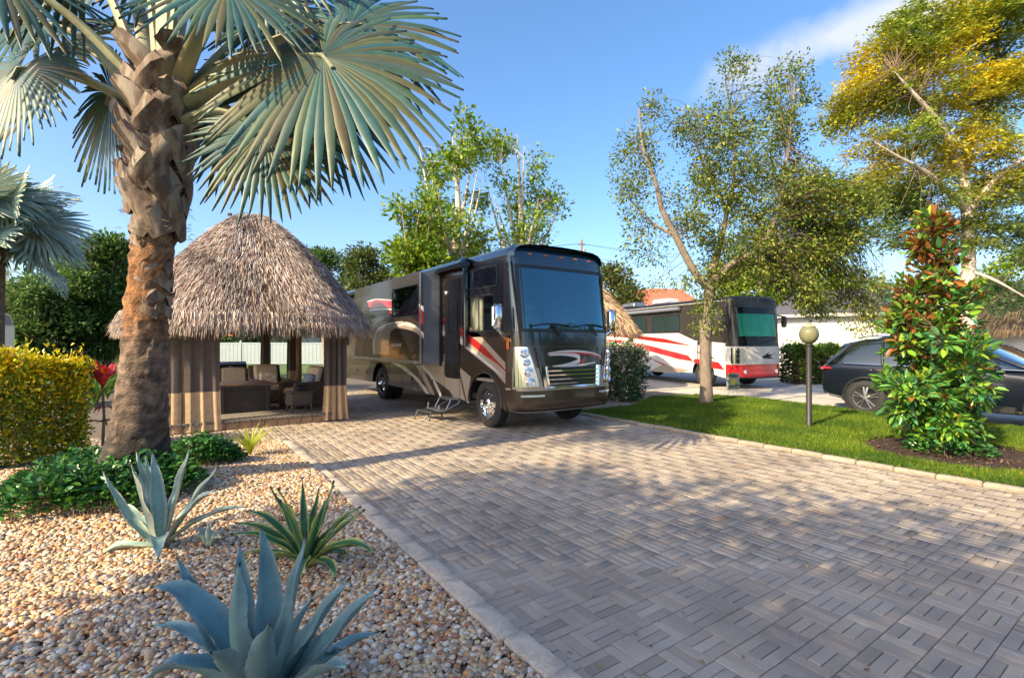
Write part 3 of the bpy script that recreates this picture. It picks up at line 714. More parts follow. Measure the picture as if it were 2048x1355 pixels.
    decal(root, cl([z4(*p) for p in [(150,110),(345,200),(400,85),(525,165),(985,568),(985,815),(930,815),(740,640),(345,300),(150,215)]]), uL, m_taupe, -.004)
    decal(root, cl([z4(*p) for p in [(160,25),(345,130),(400,180),(640,370),(985,652),(985,670),(800,575),(640,470),(400,272),(345,225),(160,105)]]), uL-.004, m_red)
    decal(root, cl([z4(*p) for p in [(150,178),(345,258),(520,420),(740,600),(860,720),(720,625),(520,468),(345,322),(150,237)]]), uL-.004, m_silv)
    decal(root, cl([z4(*p) for p in [(165,455),(484,728),(468,800),(462,1040),(320,955),(0,715),(-150,610),(-150,560),(165,548)]]), uL, m_taupe, -.0045)
    decal(root, [(9.95,1.28),(9.55,.47),(9.62,.47),(10.02,1.28)], uL-.006, m_taupe2)
    for y0, y1 in ((10.7,11.1),(12.0,12.35),(13.0,13.25)): decal(root, [(y0,1.18),(y1,1.18),(y1-.95,.47),(y0-.85,.47)], uL, m_taupe if y0 < 12.5 else m_black, -.004)
    decal(root, spline([(14.3,1.20),(13.4,1.05),(12.4,.80),(11.7,.47)])+spline([(11.45,.47),(12.1,.80),(13.2,1.12),(14.3,1.24)]), uL-.004, m_silv)
    decal(root, spline([(12.2,1.2),(11.5,.95),(10.9,.47)])+spline([(10.75,.47),(11.3,.95),(11.9,1.2)]), uL-.0045, m_silv)
    for y in (9.88, 10.64, 11.9, 13.3, 14.35):                       # bay joints and latches
        decal(root, [(y,.47),(y+.012,.47),(y+.012,1.25),(y,1.25)], uL-.005, m_trim, name='bay_joint')
    for y in (11.3, 12.6, 16.4, 17.4):
        mb = MB(); mb.box((uL-.012, y, .80), (.02,.07,.11), ch=.008); part('bay_latch', mb, m_trim, root)
    for p in ((15.75,18.88,1.25,2.9,m_taupe2),): decal(root, [(p[0]+.3,p[2]),(p[1],p[2]),(p[1],p[3]),(p[0]+.3,p[3])], uL, p[4], -.004)
    decal(root, [(16.3,2.6),(18.88,3.05),(18.88,2.65),(16.3,2.3)], uL-.004, m_redb)
    decal(root, [(16.3,2.25),(18.88,2.55),(18.88,2.35),(16.3,2.1)], uL-.004, m_silv)
    # slide-out room
    x = 4.86; y0, y1, zl, zh = 10.80, 15.9, 1.27, 3.44
    mb = MB(); mb.box(((x+uL)/2-.01, (y0+y1)/2, (zl+zh)/2), (uL-x, y1-y0, zh-zl)); sl = part('slide_out', mb, m_grey, root)
    mb = MB(); mb.prism(rrect(y0-.03, y1+.03, zl-.03, zh+.03, .05, x), (-.03,0,0)); part('outer_panel', mb, m_bronze, sl)
    sx = x-.03
    PS = lambda px, py: (lambda p: (p.y, p.z))(PU(px, py, sx))
    side_window(sl, sx, *[PS(838,571)[0], PS(784,580)[0]], PS(838,632)[1], PS(783,578)[1], .08, g_side, -1)
    z6 = lambda x_, y_: PS(700+x_/3.765, 500+y_/3.765)
    decal(sl, [z6(*p) for p in spline([(135,392),(200,378),(318,384)])]+[z6(*p) for p in spline([(318,432),(230,428),(148,442)])], sx, m_redb)
    decal(sl, [z6(*p) for p in spline([(128,385),(200,366),(318,374)])]+[z6(*p) for p in [(318,381),(200,374),(133,392)]], sx-.003, m_silv)
    decal(sl, [z6(*p) for p in spline([(145,448),(230,436),(318,440)])]+[z6(*p) for p in [(318,452),(230,448),(150,458)]], sx-.003, m_silv)
    decal(sl, [z6(*p) for p in [(290,458),(318,458),(318,490),(300,490)]], sx, m_redb)
    decal(sl, [z6(*p) for p in spline([(190,780),(188,680),(220,600),(300,556),(410,545),(500,575),(556,630)])]+[z6(*p) for p in spline([(556,668),(490,615),(400,590),(330,592),(300,640),(295,790)])], sx, m_taupe)
    decal(sl, [z6(*p) for p in spline([(330,578),(420,540),(500,572),(556,626)])]+[z6(*p) for p in spline([(556,644),(500,592),(420,568)])], sx-.003, m_silv)
    decal(sl, [z6(*p) for p in spline([(300,785),(300,650),(330,610),(400,592),(490,622),(552,670)])]+[z6(552,780)], sx-.002, m_black)
    decal(sl, [z6(*p) for p in spline([(176,782),(172,690),(206,596),(290,548),(400,535)])]+[z6(*p) for p in spline([(400,545),(300,556),(220,600),(188,680),(190,780)])], sx-.003, m_silv)
    decal(sl, [z6(*p) for p in spline([(60,700),(110,600),(180,520),(300,480),(318,470)])]+[z6(*p) for p in spline([(318,500),(220,540),(150,610),(110,700),(95,780),(70,780)])], sx-.001, m_taupe2)
    decal(sl, [z6(*p) for p in [(520,440),(556,470),(556,560),(515,540)]], sx, m_red)
    decal(sl, [z6(*p) for p in [(520,405),(556,425),(556,465),(520,432)]], sx, m_silv)
    mb = MB(); mb.box((sx-.01, (y0+y1)/2, zl+.035), (.03, y1-y0+.06, .07)); mb.box((sx-.01, y0-.01, (zl+zh)/2), (.025,.05,zh-zl)); part('slide_trim', mb, m_alu, sl)
    mb = MB(); mb.box((uL-.02, y0-.02, (zl+zh)/2), (.10,.05,zh-zl+.1)); mb.box((uL-.03, (y0+y1)/2, zh+.01), (.12, y1-y0+.1, .06)); part('seal', mb, m_trim, sl)
    fc = bpy.data.curves.new('lettering', 'FONT'); fc.body = 'CHALLENGER'; fc.size = .115; fc.extrude = .002
    to = bpy.data.objects.new('lettering', fc); COL.objects.link(to)
    bpy.context.view_layer.update(); me = bpy.data.meshes.new_from_object(to.evaluated_get(bpy.context.evaluated_depsgraph_get())); bpy.data.objects.remove(to)
    p = PS(786, 692); mt = rootmat(root).inverted() @ Matrix.Translation((sx-.008, p[0]+.12, p[1])) @ Matrix(((0,0,-1,0),(-1,0,0,0),(0,1,0,0),(0,0,0,1)))
    me.transform(mt); me.materials.clear(); me.materials.append(m_silv); link('lettering', me, sl)
    # awning along the roof edge
    mb = MB(); mb.tube([(uL-.16, 9.36, 3.52),(uL-.16, 18.5, 3.52)], .085, 14); aw = part('awning', mb, m_navy, root, 40)
    mb = MB(); mb.box((uL-.05, 13.9, 3.56), (.16, 9.2, .05), mat=Matrix.Rotation(R(12),4,'Y')); part('awning_cover', mb, m_trim, aw)
    for y in (9.50, 18.4):
        mb = MB(); mb.box((uL-.07, y, 2.6), (.10,.09,1.85), ch=.015); mb.lathe([(0,-.06),(.11,-.06),(.125,0),(.11,.06),(0,.06)], 16, Matrix.Translation((uL-.16,y-.1,3.52)) @ Matrix.Rotation(R(90),4,'X'))
        part('awning_arm', mb, m_navy, aw, 40)
    # mirror
    for sg in (-1,1):
        mx_ = (uL-.30) if sg < 0 else (uR+.30); wx = uL if sg < 0 else uR
        mb = MB(); mb.tube([(wx, 8.02, 1.86),(wx+sg*.12, 7.9, 1.92),(mx_, 7.86, 2.04)], [.045,.035,.03], 10); mi = part('mirror', mb, m_chrome, root, 40)
        mb = MB(); mb.box((mx_, 7.86, 2.28), (.24,.16,.48), ch=.06); part('mirror_head', mb, m_chrome, mi, 50)
    for sg in (-1,1):
        p = cap.at(sg*(hw-.003), 1.78, 0); mb = MB(); mb.box((uL-.012 if sg < 0 else uR+.012, 7.93, 1.77), (.03,.08,.24), ch=.012); part('marker_light', mb, m_amber, root, 40)
    for k in range(5):
        p = cap.at(-.8+.4*k, 3.53, .0); mb = MB(); mb.box(p, (.09,.05,.03), ch=.01); part('clearance_light', mb, m_amber, root)
    # wheels
    truck_wheel(root, (uL+.20, fw, .5), -1); truck_wheel(root, (uR-.20, fw, .5), 1)
    truck_wheel(root, (uL+.16, rw, .5), -1, True); truck_wheel(root, (uR-.16, rw, .5), 1, True)
    mb = MB(); mb.tube([(uL+.2, fw, .5),(uR-.2, fw, .5)], .06, 8); mb.tube([(uL+.2, rw, .5),(uR-.2, rw, .5)], .09, 8); mb.box((uc-.4,13,.58),(.12,9.6,.18)); mb.box((uc+.4,13,.58),(.12,9.6,.18)); part('chassis', mb, m_trim, root)
    # folding entry steps
    st = MB(); c = Vector((uL-.16, 10.2, .0))
    for k, (dx, z) in enumerate(((.02,.50),(-.28,.27))): st.box((uL-.14+dx, 10.2, z), (.27,.62,.03), ch=.008)
    es = part('entry_step', st, m_alu, root, 40)
    for y in (9.92,10.48):
        mb = MB(); mb.tube([(uL+.05,y,.55),(uL-.02,y,.40),(uL-.40,y,.24),(uL-.52,y,.26),(uL-.50,y,.40)], .014, 6)
        mb.tube([(uL-.22,y,.48),(uL-.34,y,.27)], .016, 6); part('step_frame', mb, m_alu, es, 40)
    return root
coach()

# folding step stool on the pavers and a timber block under the bumper
def stool():
    a = G(858, 838); t = thing('step_stool', 'small black plastic step stool in front of the motorhome steps', 'step stool', (a.x, a.y, 0), R(8))
    mb = MB(); mb.box((0,0,.20), (.30,.62,.025), ch=.01); part('tread', mb, M('stool_plastic', (.055,.06,.06), .55, bump=.3, bs=120), t, 40, local=True)
    for sx in (-1,1):
        for sy in (-1,1):
            mb = MB(); mb.tube([(sx*.13,sy*.27,.19),(sx*.19,sy*.31,.03),(sx*.20,sy*.32,0)], [.02,.018,.024], 8); part('leg', mb, MATS['stool_plastic'], t, 40, local=True)
    mb = MB()
    for k in range(5): mb.box((-.1+.05*k,0,.2155), (.012,.54,.006))
    part('grip_ridges', mb, m_trim, t, local=True)
stool()
p = G(1079, 826); mb = MB(); mb.box((p.x, p.y+.15, .075), (.46,.24,.15), rz=.1, ch=.01)
mb.box((p.x+.01, p.y+.15, .156), (.40,.2,.012), rz=.14)
solo('timber_block', mb, M('old_timber', (.16,.085,.05), .85, var=.4, vs=9, stretch=(1,8,8), bump=.5, bs=30), 'small brown timber block lying under the front bumper of the black motorhome', 'block')
p = G(1040, 836); mb = MB(); mb.box((p.x, p.y, .012), (.06,.03,.022), rz=.5, ch=.006); solo('wood_chip', mb, M('pale_chip', (.6,.5,.4), .8), 'tiny pale chip lying on the pavers beside the front tyre', 'chip')
# ------------------------------------------------------------------ thatched huts
m_thatch = M('thatch', attr=True, rough=.9, var=.12, vs=30, spec=.2)
m_thatch_in = M('thatch_core', (.13,.085,.05), .95, var=.4, vs=12, bump=.8, bs=60)
m_log = M('log_post', (.20,.13,.08), .85, var=.3, vs=6, stretch=(4,4,.6), bump=.5, bs=30)
def sellipse(a, b, q, n=2.8):
    c, s = math.cos(q), math.sin(q); return (a*math.copysign(abs(c)**(2/n), c), b*math.copysign(abs(s)**(2/n), s))
def roof_pts(a, b, H, ra, rb, p=1.36):
    def f(q, t):
        x, y = sellipse(1, 1, q); 
        w = 1+.03*math.sin(5*q+1)+.02*math.sin(9*q)
        return np.array([x*(ra+(a-ra)*t)*w, y*(rb+(b-rb)*t)*w, H*(1-t**p)])
    return f
def thatch_roof(parent, a, b, ze, H, ra, rb, pal, N, seed, wid=.022, fringe=5000, ls=1.0):
    rg = np.random.default_rng(seed); f = roof_pts(a, b, H, ra, rb)
    mb = MB(); NQ, NT = 64, 14
    mb.grid([[tuple(f(2*math.pi*i/NQ, j/NT)+[0,0,ze]) for j in range(NT+1)] for i in range(NQ+1)])
    mb.grid([[tuple(f(2*math.pi*i/NQ, .02)*[s_,s_,1]+[0,0,ze]) for s_ in (0,1)] for i in range(NQ+1)])
    core = part('roof', mb, m_thatch_in, parent, 60, local=True)
    P0, D, Ln, Nn = [], [], [], []
    for k in range(N+fringe):
        fr = k >= N; q = rg.uniform(0, 2*math.pi); t = 1-.02*rg.random() if fr else math.sqrt(rg.uniform(.0005,1))
        p = f(q, t); d = f(q, min(t+.02,1.02))-f(q, t) if t < .98 else f(q, .99)-f(q, .96); d = d/np.linalg.norm(d)
        e = f(q+.02, t)-p; nn = np.cross(e, d); nn = nn/(np.linalg.norm(nn)+1e-9)
        if nn[2] < 0: nn = -nn
        if fr: d = d*.35+np.array([0,0,-1])*.9
        P0.append(p+[0,0,ze]+nn*rg.uniform(.0,.05)-d*(.0 if not fr else .12)); D.append(d+rg.normal(0,.12 if not fr else .12,3)+nn*rg.uniform(.0,.20 if not fr else .1)); Ln.append(rg.uniform(.18,.42)*ls if not fr else rg.uniform(.22,.48)); Nn.append(nn)
    P0 = np.array(P0); D = nrmz(np.array(D)); Ln = np.array(Ln)[:,None]; Nn = np.array(Nn); S = nrmz(np.cross(D, Nn+rg.normal(0,.5,Nn.shape)))
    wd = rg.uniform(.4,1,(len(P0),1))*wid/2; bend = Nn*Ln*.06-np.array([0,0,1])*Ln*.10
    V = np.stack([P0-S*wd, P0+S*wd, P0+D*Ln*.55+S*wd*.9+bend*.2, P0+D*Ln*.55-S*wd*.9+bend*.2, P0+D*Ln+S*wd*.2+bend, P0+D*Ln-S*wd*.2+bend], 1).reshape(-1,3)
    k = np.arange(len(P0))[:,None]*6; F = np.concatenate([k+np.array([0,1,2,3]), k+np.array([3,2,4,5])], 0)
    cc = rcol(rg, pal, len(P0), .2)*(1+.22*np.sin(P0[:,0:1]*2.7+P0[:,2:3]*3.1)*np.cos(P0[:,1:2]*2.3-P0[:,2:3]*1.7)+.12*np.sin(P0[:,0:1]*9+P0[:,1:2]*7)); C = np.repeat(np.clip(cc,.01,.9), 6, 0)
    return tag(link('thatch', quads_mesh('thatch', V, F, C, m_thatch), parent), kind='stuff')
pal_t = [(.42,.35,.32),(.58,.52,.50),(.28,.20,.17),(.46,.38,.35),(.16,.11,.09),(.66,.61,.60),(.36,.28,.26),(.30,.17,.13)]
HC_ = Vector((1.62, 13.5, 0))
hut = thing('thatched_hut', 'round-edged thatched hut with brown curtains beside the black motorhome', 'hut', HC_)
thatch_roof(hut, 2.62, 2.75, 2.16, 2.72, .10, .16, pal_t, 80000, 3, .014, 8000, .55)
hx, hy = 1.42, 1.86
for sx in (-1,1):
    for sy in (-1,1):
        mb = MB(); mb.tube([(sx*hx,sy*hy,.1),(sx*hx*1.0,sy*hy,1.2),(sx*hx,sy*hy,2.5)], [.085,.08,.075], 10); part('post', mb, m_log, hut, 40, local=True)
for sx in (-1,1):
    mb = MB(); mb.tube([(sx*hx,-hy-.2,2.3),(sx*hx,hy+.2,2.3)], .07, 8); part('beam', mb, m_log, hut, 40, local=True)
for sy in (-1,1):
    mb = MB(); mb.tube([(-hx-.2,sy*hy,2.42),(hx+.2,sy*hy,2.42)], .07, 8); part('beam', mb, m_log, hut, 40, local=True)
for k in range(14):
    q = 2*math.pi*k/14; x, y = sellipse(2.2,2.4,q); mb = MB(); mb.tube([(x,y,2.25),(x*.5,y*.5,3.7),(0,0,4.6)], .04, 6); part('rafter', mb, m_log, hut, 40, local=True)
mb = MB()
for k in range(2): mb.lathe([(0,0),(.05,.01),(.05,.06),(0,.07)], 8, Matrix.Translation((-.5+.62*k,-.1,4.78+.06*k)))
mb.box((.05,-.05,4.87),(.10,.09,.07),rz=.4)
part('ridge_cap', mb, m_thatch_in, hut, local=True)

# deck under it
m_deck = M('deck_paver', (.20,.175,.155), .85, var=.25, vs=9, bump=.4, bs=80)
m_face = M('deck_face_brick', (.36,.22,.14), .85, var=.25, vs=7, bump=.4, bs=70)
DX0, DX1, DY0, DY1, DZ = -.55, 3.12, 11.58, 15.75, .20
mb = MB(); mb.box(((DX0+DX1)/2, (DY0+DY1)/2+.03, DZ/2-.035), (DX1-DX0-.06, DY1-DY0, DZ-.03)); deck = solo('hut_deck', mb, m_deck, kind='structure')
for y, z, h_, ln, mt, th_, nm in ((DY0-.02, DZ-.028, .055, .10, m_deck, .26, 'coping_brick'), (DY0+.015, .07, .135, .24, m_face, .10, 'face_brick')):
    b = MB(); b.box((0,0,0), (ln-.008, th_, h_), ch=.006); me = mesh_of(nm, b, mt)
    for k in range(int((DX1-DX0)/ln)):
        o = link(nm, me, deck); o.location = (DX0+(k+.5)*ln, y+th_/2-.03+random.uniform(-.004,.004), z+random.uniform(-.002,.002))
for k in range(17):                                             # deck paving rows
    for j in range(15):
        if k == 0 and j == 0: b = MB(); b.box((0,0,0), (.212,.266,.04), ch=.004); me = mesh_of('deck_slab', b, m_deck)
        o = link('deck_slab', me, deck); o.location = (DX0+.11+.217*k, DY0+.37+.271*j, DZ-.025+random.uniform(-.002,.002))

# curtains
m_cb = M('curtain_brown', (.12,.098,.092), .85, var=.15, vs=12, transl=.15)
m_ct = M('curtain_tan', (.62,.44,.27), .85, var=.15, vs=12, transl=.15)
def curtain(name_label, pa, pb, z0, zband, z1, amp=.05, nf=5, flare=0.0, ga=.8):
    pa, pb = Vector(pa), Vector(pb); d = pb-pa; L = d.length; d.normalize(); nn = Vector((-d.y, d.x, 0))
    root = thing('curtain', name_label, 'curtain', (pa.x, pa.y, z0), group='curtains hung around the thatched hut')
    def P(t, z):
        w = 1+flare*max(0, (zband-z)/(zband-z0))**1.5; s = .5+(t-.5)*(ga+(1-ga)*(1-(z-z0)/(z1-z0)))*w
        a = amp*(.6+.6*(1-(z-z0)/(z1-z0)))
        return pa+d*(L*s)+nn*(a*math.sin(2*math.pi*nf*t)+.4*a*math.sin(2*math.pi*nf*2.3*t+1))+Vector((0,0,z))
    N = 8*nf
    mb = MB(); mb.grid([[P(i/N, z) for z in band(zband, z1, 8)] for i in range(N+1)]); part('upper_cloth', mb, m_cb, root, 80)
    mb = MB(); mb.grid([[P(i/N, z) for z in band(z0, zband, 6)] for i in range(N+1)]); part('lower_band', mb, m_ct, root, 80)
    mb = MB(); mb.tube([P(0, zband)+nn*.004, P(1, zband)+nn*.004], .004, 4); part('seam', mb, m_ct, root)
    return root
vf = 11.53
a, b_ = PV(648, 840, vf), PV(693, 840, vf)
curtain('tied brown curtain with tan lower band at the corner nearest the motorhome', (a.x, vf, 0), (b_.x, vf-.02, 0), .03, .80, 2.3, .045, 4, .22, 1.0)
a, b_ = PV(300, 860, vf), PV(440, 860, vf)
curtain('wide brown curtain with tan lower band beside the palm trunk', (a.x, vf+.05, 0), (b_.x, vf, 0), .02, .80, 2.3, .018, 5, .06, 1.0)
curtain('narrow brown curtain gathered at the rear corner of the hut', (2.72, 15.45, 0), (3.05, 15.55, 0), .22, .95, 2.3, .04, 3, 0)
curtain('dark brown curtain hanging behind the patterned pillow at the back of the hut', (2.05, 15.6, 0), (2.35, 15.62, 0), .22, .95, 2.3, .04, 3, 0)
curtain('dark brown curtain hanging at the rear left of the hut beyond the sofa', (.05, 15.6, 0), (.35, 15.62, 0), .22, .95, 2.3, .04, 3, 0)

# furniture on the deck
m_wick = bpy.data.materials.new('wicker'); m_wick.use_nodes = True
n = m_wick.node_tree.nodes; l = m_wick.node_tree.links; b = n['Principled BSDF']; b.inputs['Roughness'].default_value = .55
t_ = n.new('ShaderNodeTexCoord'); w1 = n.new('ShaderNodeTexWave'); w1.inputs['Scale'].default_value = 14; w1.inputs['Distortion'].default_value = 1.5; w1.bands_direction = 'DIAGONAL'
rr_ = n.new('ShaderNodeValToRGB'); rr_.color_ramp.elements[0].color = (.02,.016,.014,1); rr_.color_ramp.elements[1].color = (.20,.17,.15,1)
bpn = n.new('ShaderNodeBump'); bpn.inputs['Strength'].default_value = .8; bpn.inputs['Distance'].default_value = .02
l.new(t_.outputs['Object'], w1.inputs['Vector']); l.new(w1.outputs['Fac'], rr_.inputs[0]); l.new(rr_.outputs[0], b.inputs['Base Color']); l.new(w1.outputs['Fac'], bpn.inputs['Height']); l.new(bpn.outputs[0], b.inputs['Normal'])
m_cush = M('cushion_beige', (.44,.40,.35), .9, var=.12, vs=8, bump=.2, bs=200)
m_pill = M('pillow_pattern', (.55,.54,.52), .9, var=.5, vs=16)
m_pillb = M('pillow_blue', (.15,.22,.34), .9, var=.5, vs=18)
m_esp = M('espresso_panel', (.035,.024,.02), .5, var=.2, vs=6)
def cushion(mb, c, d, rz=0, tilt=0.0):
    mb.box(c, d, ch=min(d)*.28, mat=Matrix.Rotation(rz,4,'Z') @ Matrix.Rotation(tilt,4,'X'))
def armchair(label, loc, rz, pm):
    t = thing('armchair', label, 'armchair', loc, rz, 'wicker armchairs in the thatched hut')
    mb = MB(); mb.box((0,.02,.17), (.74,.70,.30), ch=.03); part('base', mb, m_wick, t, local=True)
    for s in (-1,1):
        mb = MB(); mb.box((s*.37,0,.32), (.11,.74,.62), ch=.03); part('arm', mb, m_wick, t, local=True)
    mb = MB(); mb.box((0,.42,.58), (.80,.10,.80), ch=.03, mat=Matrix.Rotation(R(-16),4,'X')); part('backrest', mb, m_wick, t, local=True)
    mb = MB(); cushion(mb, (0,-.02,.39), (.60,.62,.16)); part('seat_cushion', mb, m_cush, t, 40, local=True)
    mb = MB(); cushion(mb, (0,.31,.70), (.58,.15,.60), 0, R(-16)); part('back_cushion', mb, m_cush, t, 40, local=True)
    mb = MB(); cushion(mb, (.02,.17,.62), (.44,.13,.36), 0, R(-22)); o = part('pillow', mb, pm, t, 40, local=True)
    return t
armchair('wicker armchair with beige cushions and patterned pillow facing out of the hut', (2.12, 14.35, DZ), R(8), m_pill)
armchair('dark wicker armchair seen from its side at the right of the hut', (2.62, 12.95, DZ), R(-75), m_pillb)
t = thing('sofa', 'long dark sofa with beige cushions along the back of the hut', 'sofa', (.75, 14.95, DZ))
mb = MB(); mb.box((0,0,.17), (2.1,.80,.30), ch=.03); part('base', mb, m_wick, t, local=True)
mb = MB(); mb.box((0,.40,.50), (2.1,.12,.75), ch=.03); part('backrest', mb, m_wick, t, local=True)
for s in (-1,1):
    mb = MB(); mb.box((s*1.0,0,.34), (.12,.80,.60), ch=.03); part('arm', mb, m_wick, t, local=True)
for s in (-1,0,1):
    mb = MB(); cushion(mb, (s*.62,-.02,.39), (.60,.66,.16)); part('seat_cushion', mb, m_cush, t, 40, local=True)
    mb = MB(); cushion(mb, (s*.62,.27,.68), (.60,.16,.46), 0, R(-10)); part('back_cushion', mb, m_cush, t, 40, local=True)
mb = MB(); cushion(mb, (-.2,.12,.66), (.38,.12,.34), .15, R(-20)); part('pillow', mb, M('pillow_yellow', (.55,.36,.05), .9, var=.3), t, 40, local=True)
t = thing('fire_table', 'dark brown square fire table with panelled sides standing in the hut', 'table', (1.35, 13.05, DZ), R(4))
mb = MB(); mb.box((0,0,.62), (1.12,.95,.06), ch=.012); part('table_top', mb, M('stone_top', (.13,.10,.085), .5, var=.3, vs=8), t, 40, local=True)
mb = MB(); mb.box((0,0,.30), (.96,.80,.58)); part('body', mb, m_esp, t, local=True)
for sx in (-1,1):
    for sy in (-1,1):
        mb = MB(); mb.box((sx*.47,sy*.39,.295), (.09,.09,.59), ch=.01); part('leg', mb, m_esp, t, local=True)
for sx in (-1,1):
    mb = MB(); mb.box((0,sx*.402,.30), (.72,.02,.40), ch=.006); part('side_panel', mb, m_esp, t, local=True)
t = thing('ottoman', 'woven grey ottoman with arched base at the front edge of the deck', 'ottoman', (2.42, 12.16, DZ), R(6))
mb = MB(); mb.box((0,0,.29), (.50,.44,.30), ch=.03); part('body', mb, m_wick, t, local=True)
mb = MB(); mb.box((0,0,.45), (.52,.46,.03), ch=.012); part('table_top', mb, M('ottoman_top', (.10,.085,.075), .5, var=.2), t, 40, local=True)
for sx in (-1,1):
    for sy in (-1,1):
        mb = MB(); mb.tube([(sx*.20,sy*.17,.16),(sx*.225,sy*.195,0)], [.035,.025], 8); part('leg', mb, m_wick, t, local=True)
t = thing('storage_box', 'small black lidded box standing on the woven ottoman', 'box', (2.47, 12.2, DZ+.465), .2)
mb = MB(); mb.box((0,0,.06), (.24,.16,.12), ch=.012); part('body', mb, m_trim, t, 40, local=True)
mb = MB(); mb.box((0,0,.13), (.25,.17,.024), ch=.008); part('lid', mb, m_trim, t, 40, local=True)
t = thing('barbecue', 'dark steel barbecue grill behind the sofa at the back of the hut', 'barbecue', (1.35, 16.25, 0))
mb = MB(); mb.box((0,0,.42), (1.5,.6,.84), ch=.01); part('cabinet', mb, m_esp, t, local=True)
mb = MB(); mb.box((0,0,.86), (1.7,.66,.05), ch=.01); part('counter', mb, MATS['stone_top'], t, local=True)
pr = [(0,.0),(.10,.27),(.30,.34),(.46,.27),(.52,.0)]
mb = MB(); mb.prism([(-.42, y-.26, z+.89) for y, z in pr], (.84,0,0)); part('hood', mb, M('grill_hood', (.06,.035,.03), .3, metal=.7, var=.1), t, 30, local=True)
mb = MB(); mb.tube([(-.32,-.27,1.0),(.32,-.27,1.0)], .014, 8); part('handle', mb, m_chrome, t, 40, local=True)
mb = MB(); mb.box((.0,-.275,1.09), (.09,.02,.05)); part('gauge', mb, m_chrome, t, local=True)
# pendant lamp that is lit in the photograph
pl = PV(462, 678, 13.2); t = thing('pendant_lamp', 'small lit amber pendant lamp hanging under the thatch', 'lamp', (pl.x, 13.2, 2.0))
mb = MB(); mb.lathe([(.02,.14),(.07,.10),(.13,-.02),(.13,-.05),(.11,-.05)], 16, None); part('lamp_shade', mb, M('copper_shade', (.50,.22,.06), .35, metal=.8), t, 40, local=True)
mb = MB(); mb.lathe([(0,-.04),(.04,-.02),(.045,.02),(.02,.06),(0,.07)], 12, None); part('bulb', mb, M('lit_bulb', (1,.55,.15), emit=6), t, 40, local=True)
mb = MB(); mb.tube([(0,0,.12),(0,0,1.6)], .008, 5); part('cord', mb, m_trim, t, local=True)
lp = bpy.data.lights.new('pendant_light', 'POINT'); lp.energy = 6; lp.color = (1,.55,.2); lp.shadow_soft_size = .05
lo = bpy.data.objects.new('pendant_light', lp); COL.objects.link(lo); lo.parent = t; lo.location = (0,0,-.12)

# other huts
def far_hut(label, loc, s, pal, N, seed, H=2.7, fringe=2500):
    t = thing('thatched_hut', label, 'hut', loc)
    thatch_roof(t, 2.4*s, 2.6*s, 2.2, H*s, .15, .2, pal, N, seed, .035, fringe)
    for sx in (-1,1):
        for sy in (-1,1):
            mb = MB(); mb.tube([(sx*1.75*s,sy*1.9*s,0),(sx*1.75*s,sy*1.9*s,2.6)], .10, 10); part('post', mb, M('pale_log', (.42,.27,.12), .8, var=.3, vs=5, stretch=(4,4,.6)), t, 40, local=True)
    return t
far_hut('thatched hut half hidden behind the right side of the black motorhome', (12.55, 14.7, 0), 1.0, [(.50,.36,.24),(.60,.46,.33),(.40,.27,.17),(.34,.22,.14)], 12000, 5)
p = PZ(2075, 690, 26)
far_hut('golden thatched roof above white walls at the right edge beyond the magnolia', (p.x, p.y, 0), 1.35, [(.55,.36,.16),(.62,.44,.22),(.48,.30,.13)], 12000, 6, 2.1)
# ------------------------------------------------------------------ palms and agaves
RT = Vector((CT,-ST,0)); FW = Vector((ST,CT,0)); UP = Vector((0,0,1))
def cdir(x, y, t): return (RT*x + UP*y - FW*t).normalized()
m_frond = M('palm_frond', attr=True, rough=.45, var=.15, vs=7, transl=.16, spec=.45)
m_pet = M('palm_petiole', (.27,.28,.18), .6, var=.3, vs=4, stretch=(1,1,1), var2=((.38,.28,.15), 2.5, .5, .75))
def fan(H, A, Nn, Rr, seed, span=310, nseg=48, droop=.28, cup=.18, pal=None, split=.64):
    rg = np.random.default_rng(seed); H = np.array(H); A = np.array(A); A = A/np.linalg.norm(A); Nn = np.array(Nn)-A*np.dot(A, Nn); Nn = Nn/np.linalg.norm(Nn); S = np.cross(Nn, A)
    V, F, C = [], [], []
    rs = [.03,.25,.45,split,.78,.90,.97,1.0]; da = math.radians(span)/nseg
    pal = pal or [(.030,.092,.088),(.046,.115,.105),(.018,.075,.088),(.085,.098,.042),(.05,.098,.055),(.09,.074,.032)]
    cols = rcol(rg, pal, nseg, .12)
    for k in range(nseg):
        a = -math.radians(span)/2+(k+.5)*da; L = Rr*(1-.22*(abs(a)/3.1)**1.5)*rg.uniform(.93,1.04); jit = rg.normal(0,.035); dr = droop*rg.uniform(.6,1.5); tw = rg.normal(0,.5)
        base = len(V)
        for i, f in enumerate(rs):
            r = f*L
            wa = da*.5 if f <= split else da*.5*split/f*max(0,(1-f)/(1-split))**.55
            bend = -UP_np*dr*Rr*max(0,f-.25)**2*1.3
            aj = a+jit*max(0,f-split)
            for sgn in (-1,0,1):
                aa = aj+sgn*wa; d = A*math.cos(aa)+S*math.sin(aa)
                ridge = (.020*Rr*f if sgn == 0 else 0)*(1 if f <= split else .8)
                fold = -cup*r*(math.sin(a/2)**2)
                V.append(H+d*r+Nn*(ridge+fold+tw*.02*Rr*max(0,f-split)*sgn)+bend)
            C += [cols[k]*(.9+.2*f)]*3
        for i in range(len(rs)-1):
            for q in (0,1): F.append((base+i*3+q, base+i*3+q+1, base+i*3+q+4, base+i*3+q+3))
    return np.array(V), np.array(F), np.array(C)
UP_np = np.array([0,0,1.0])
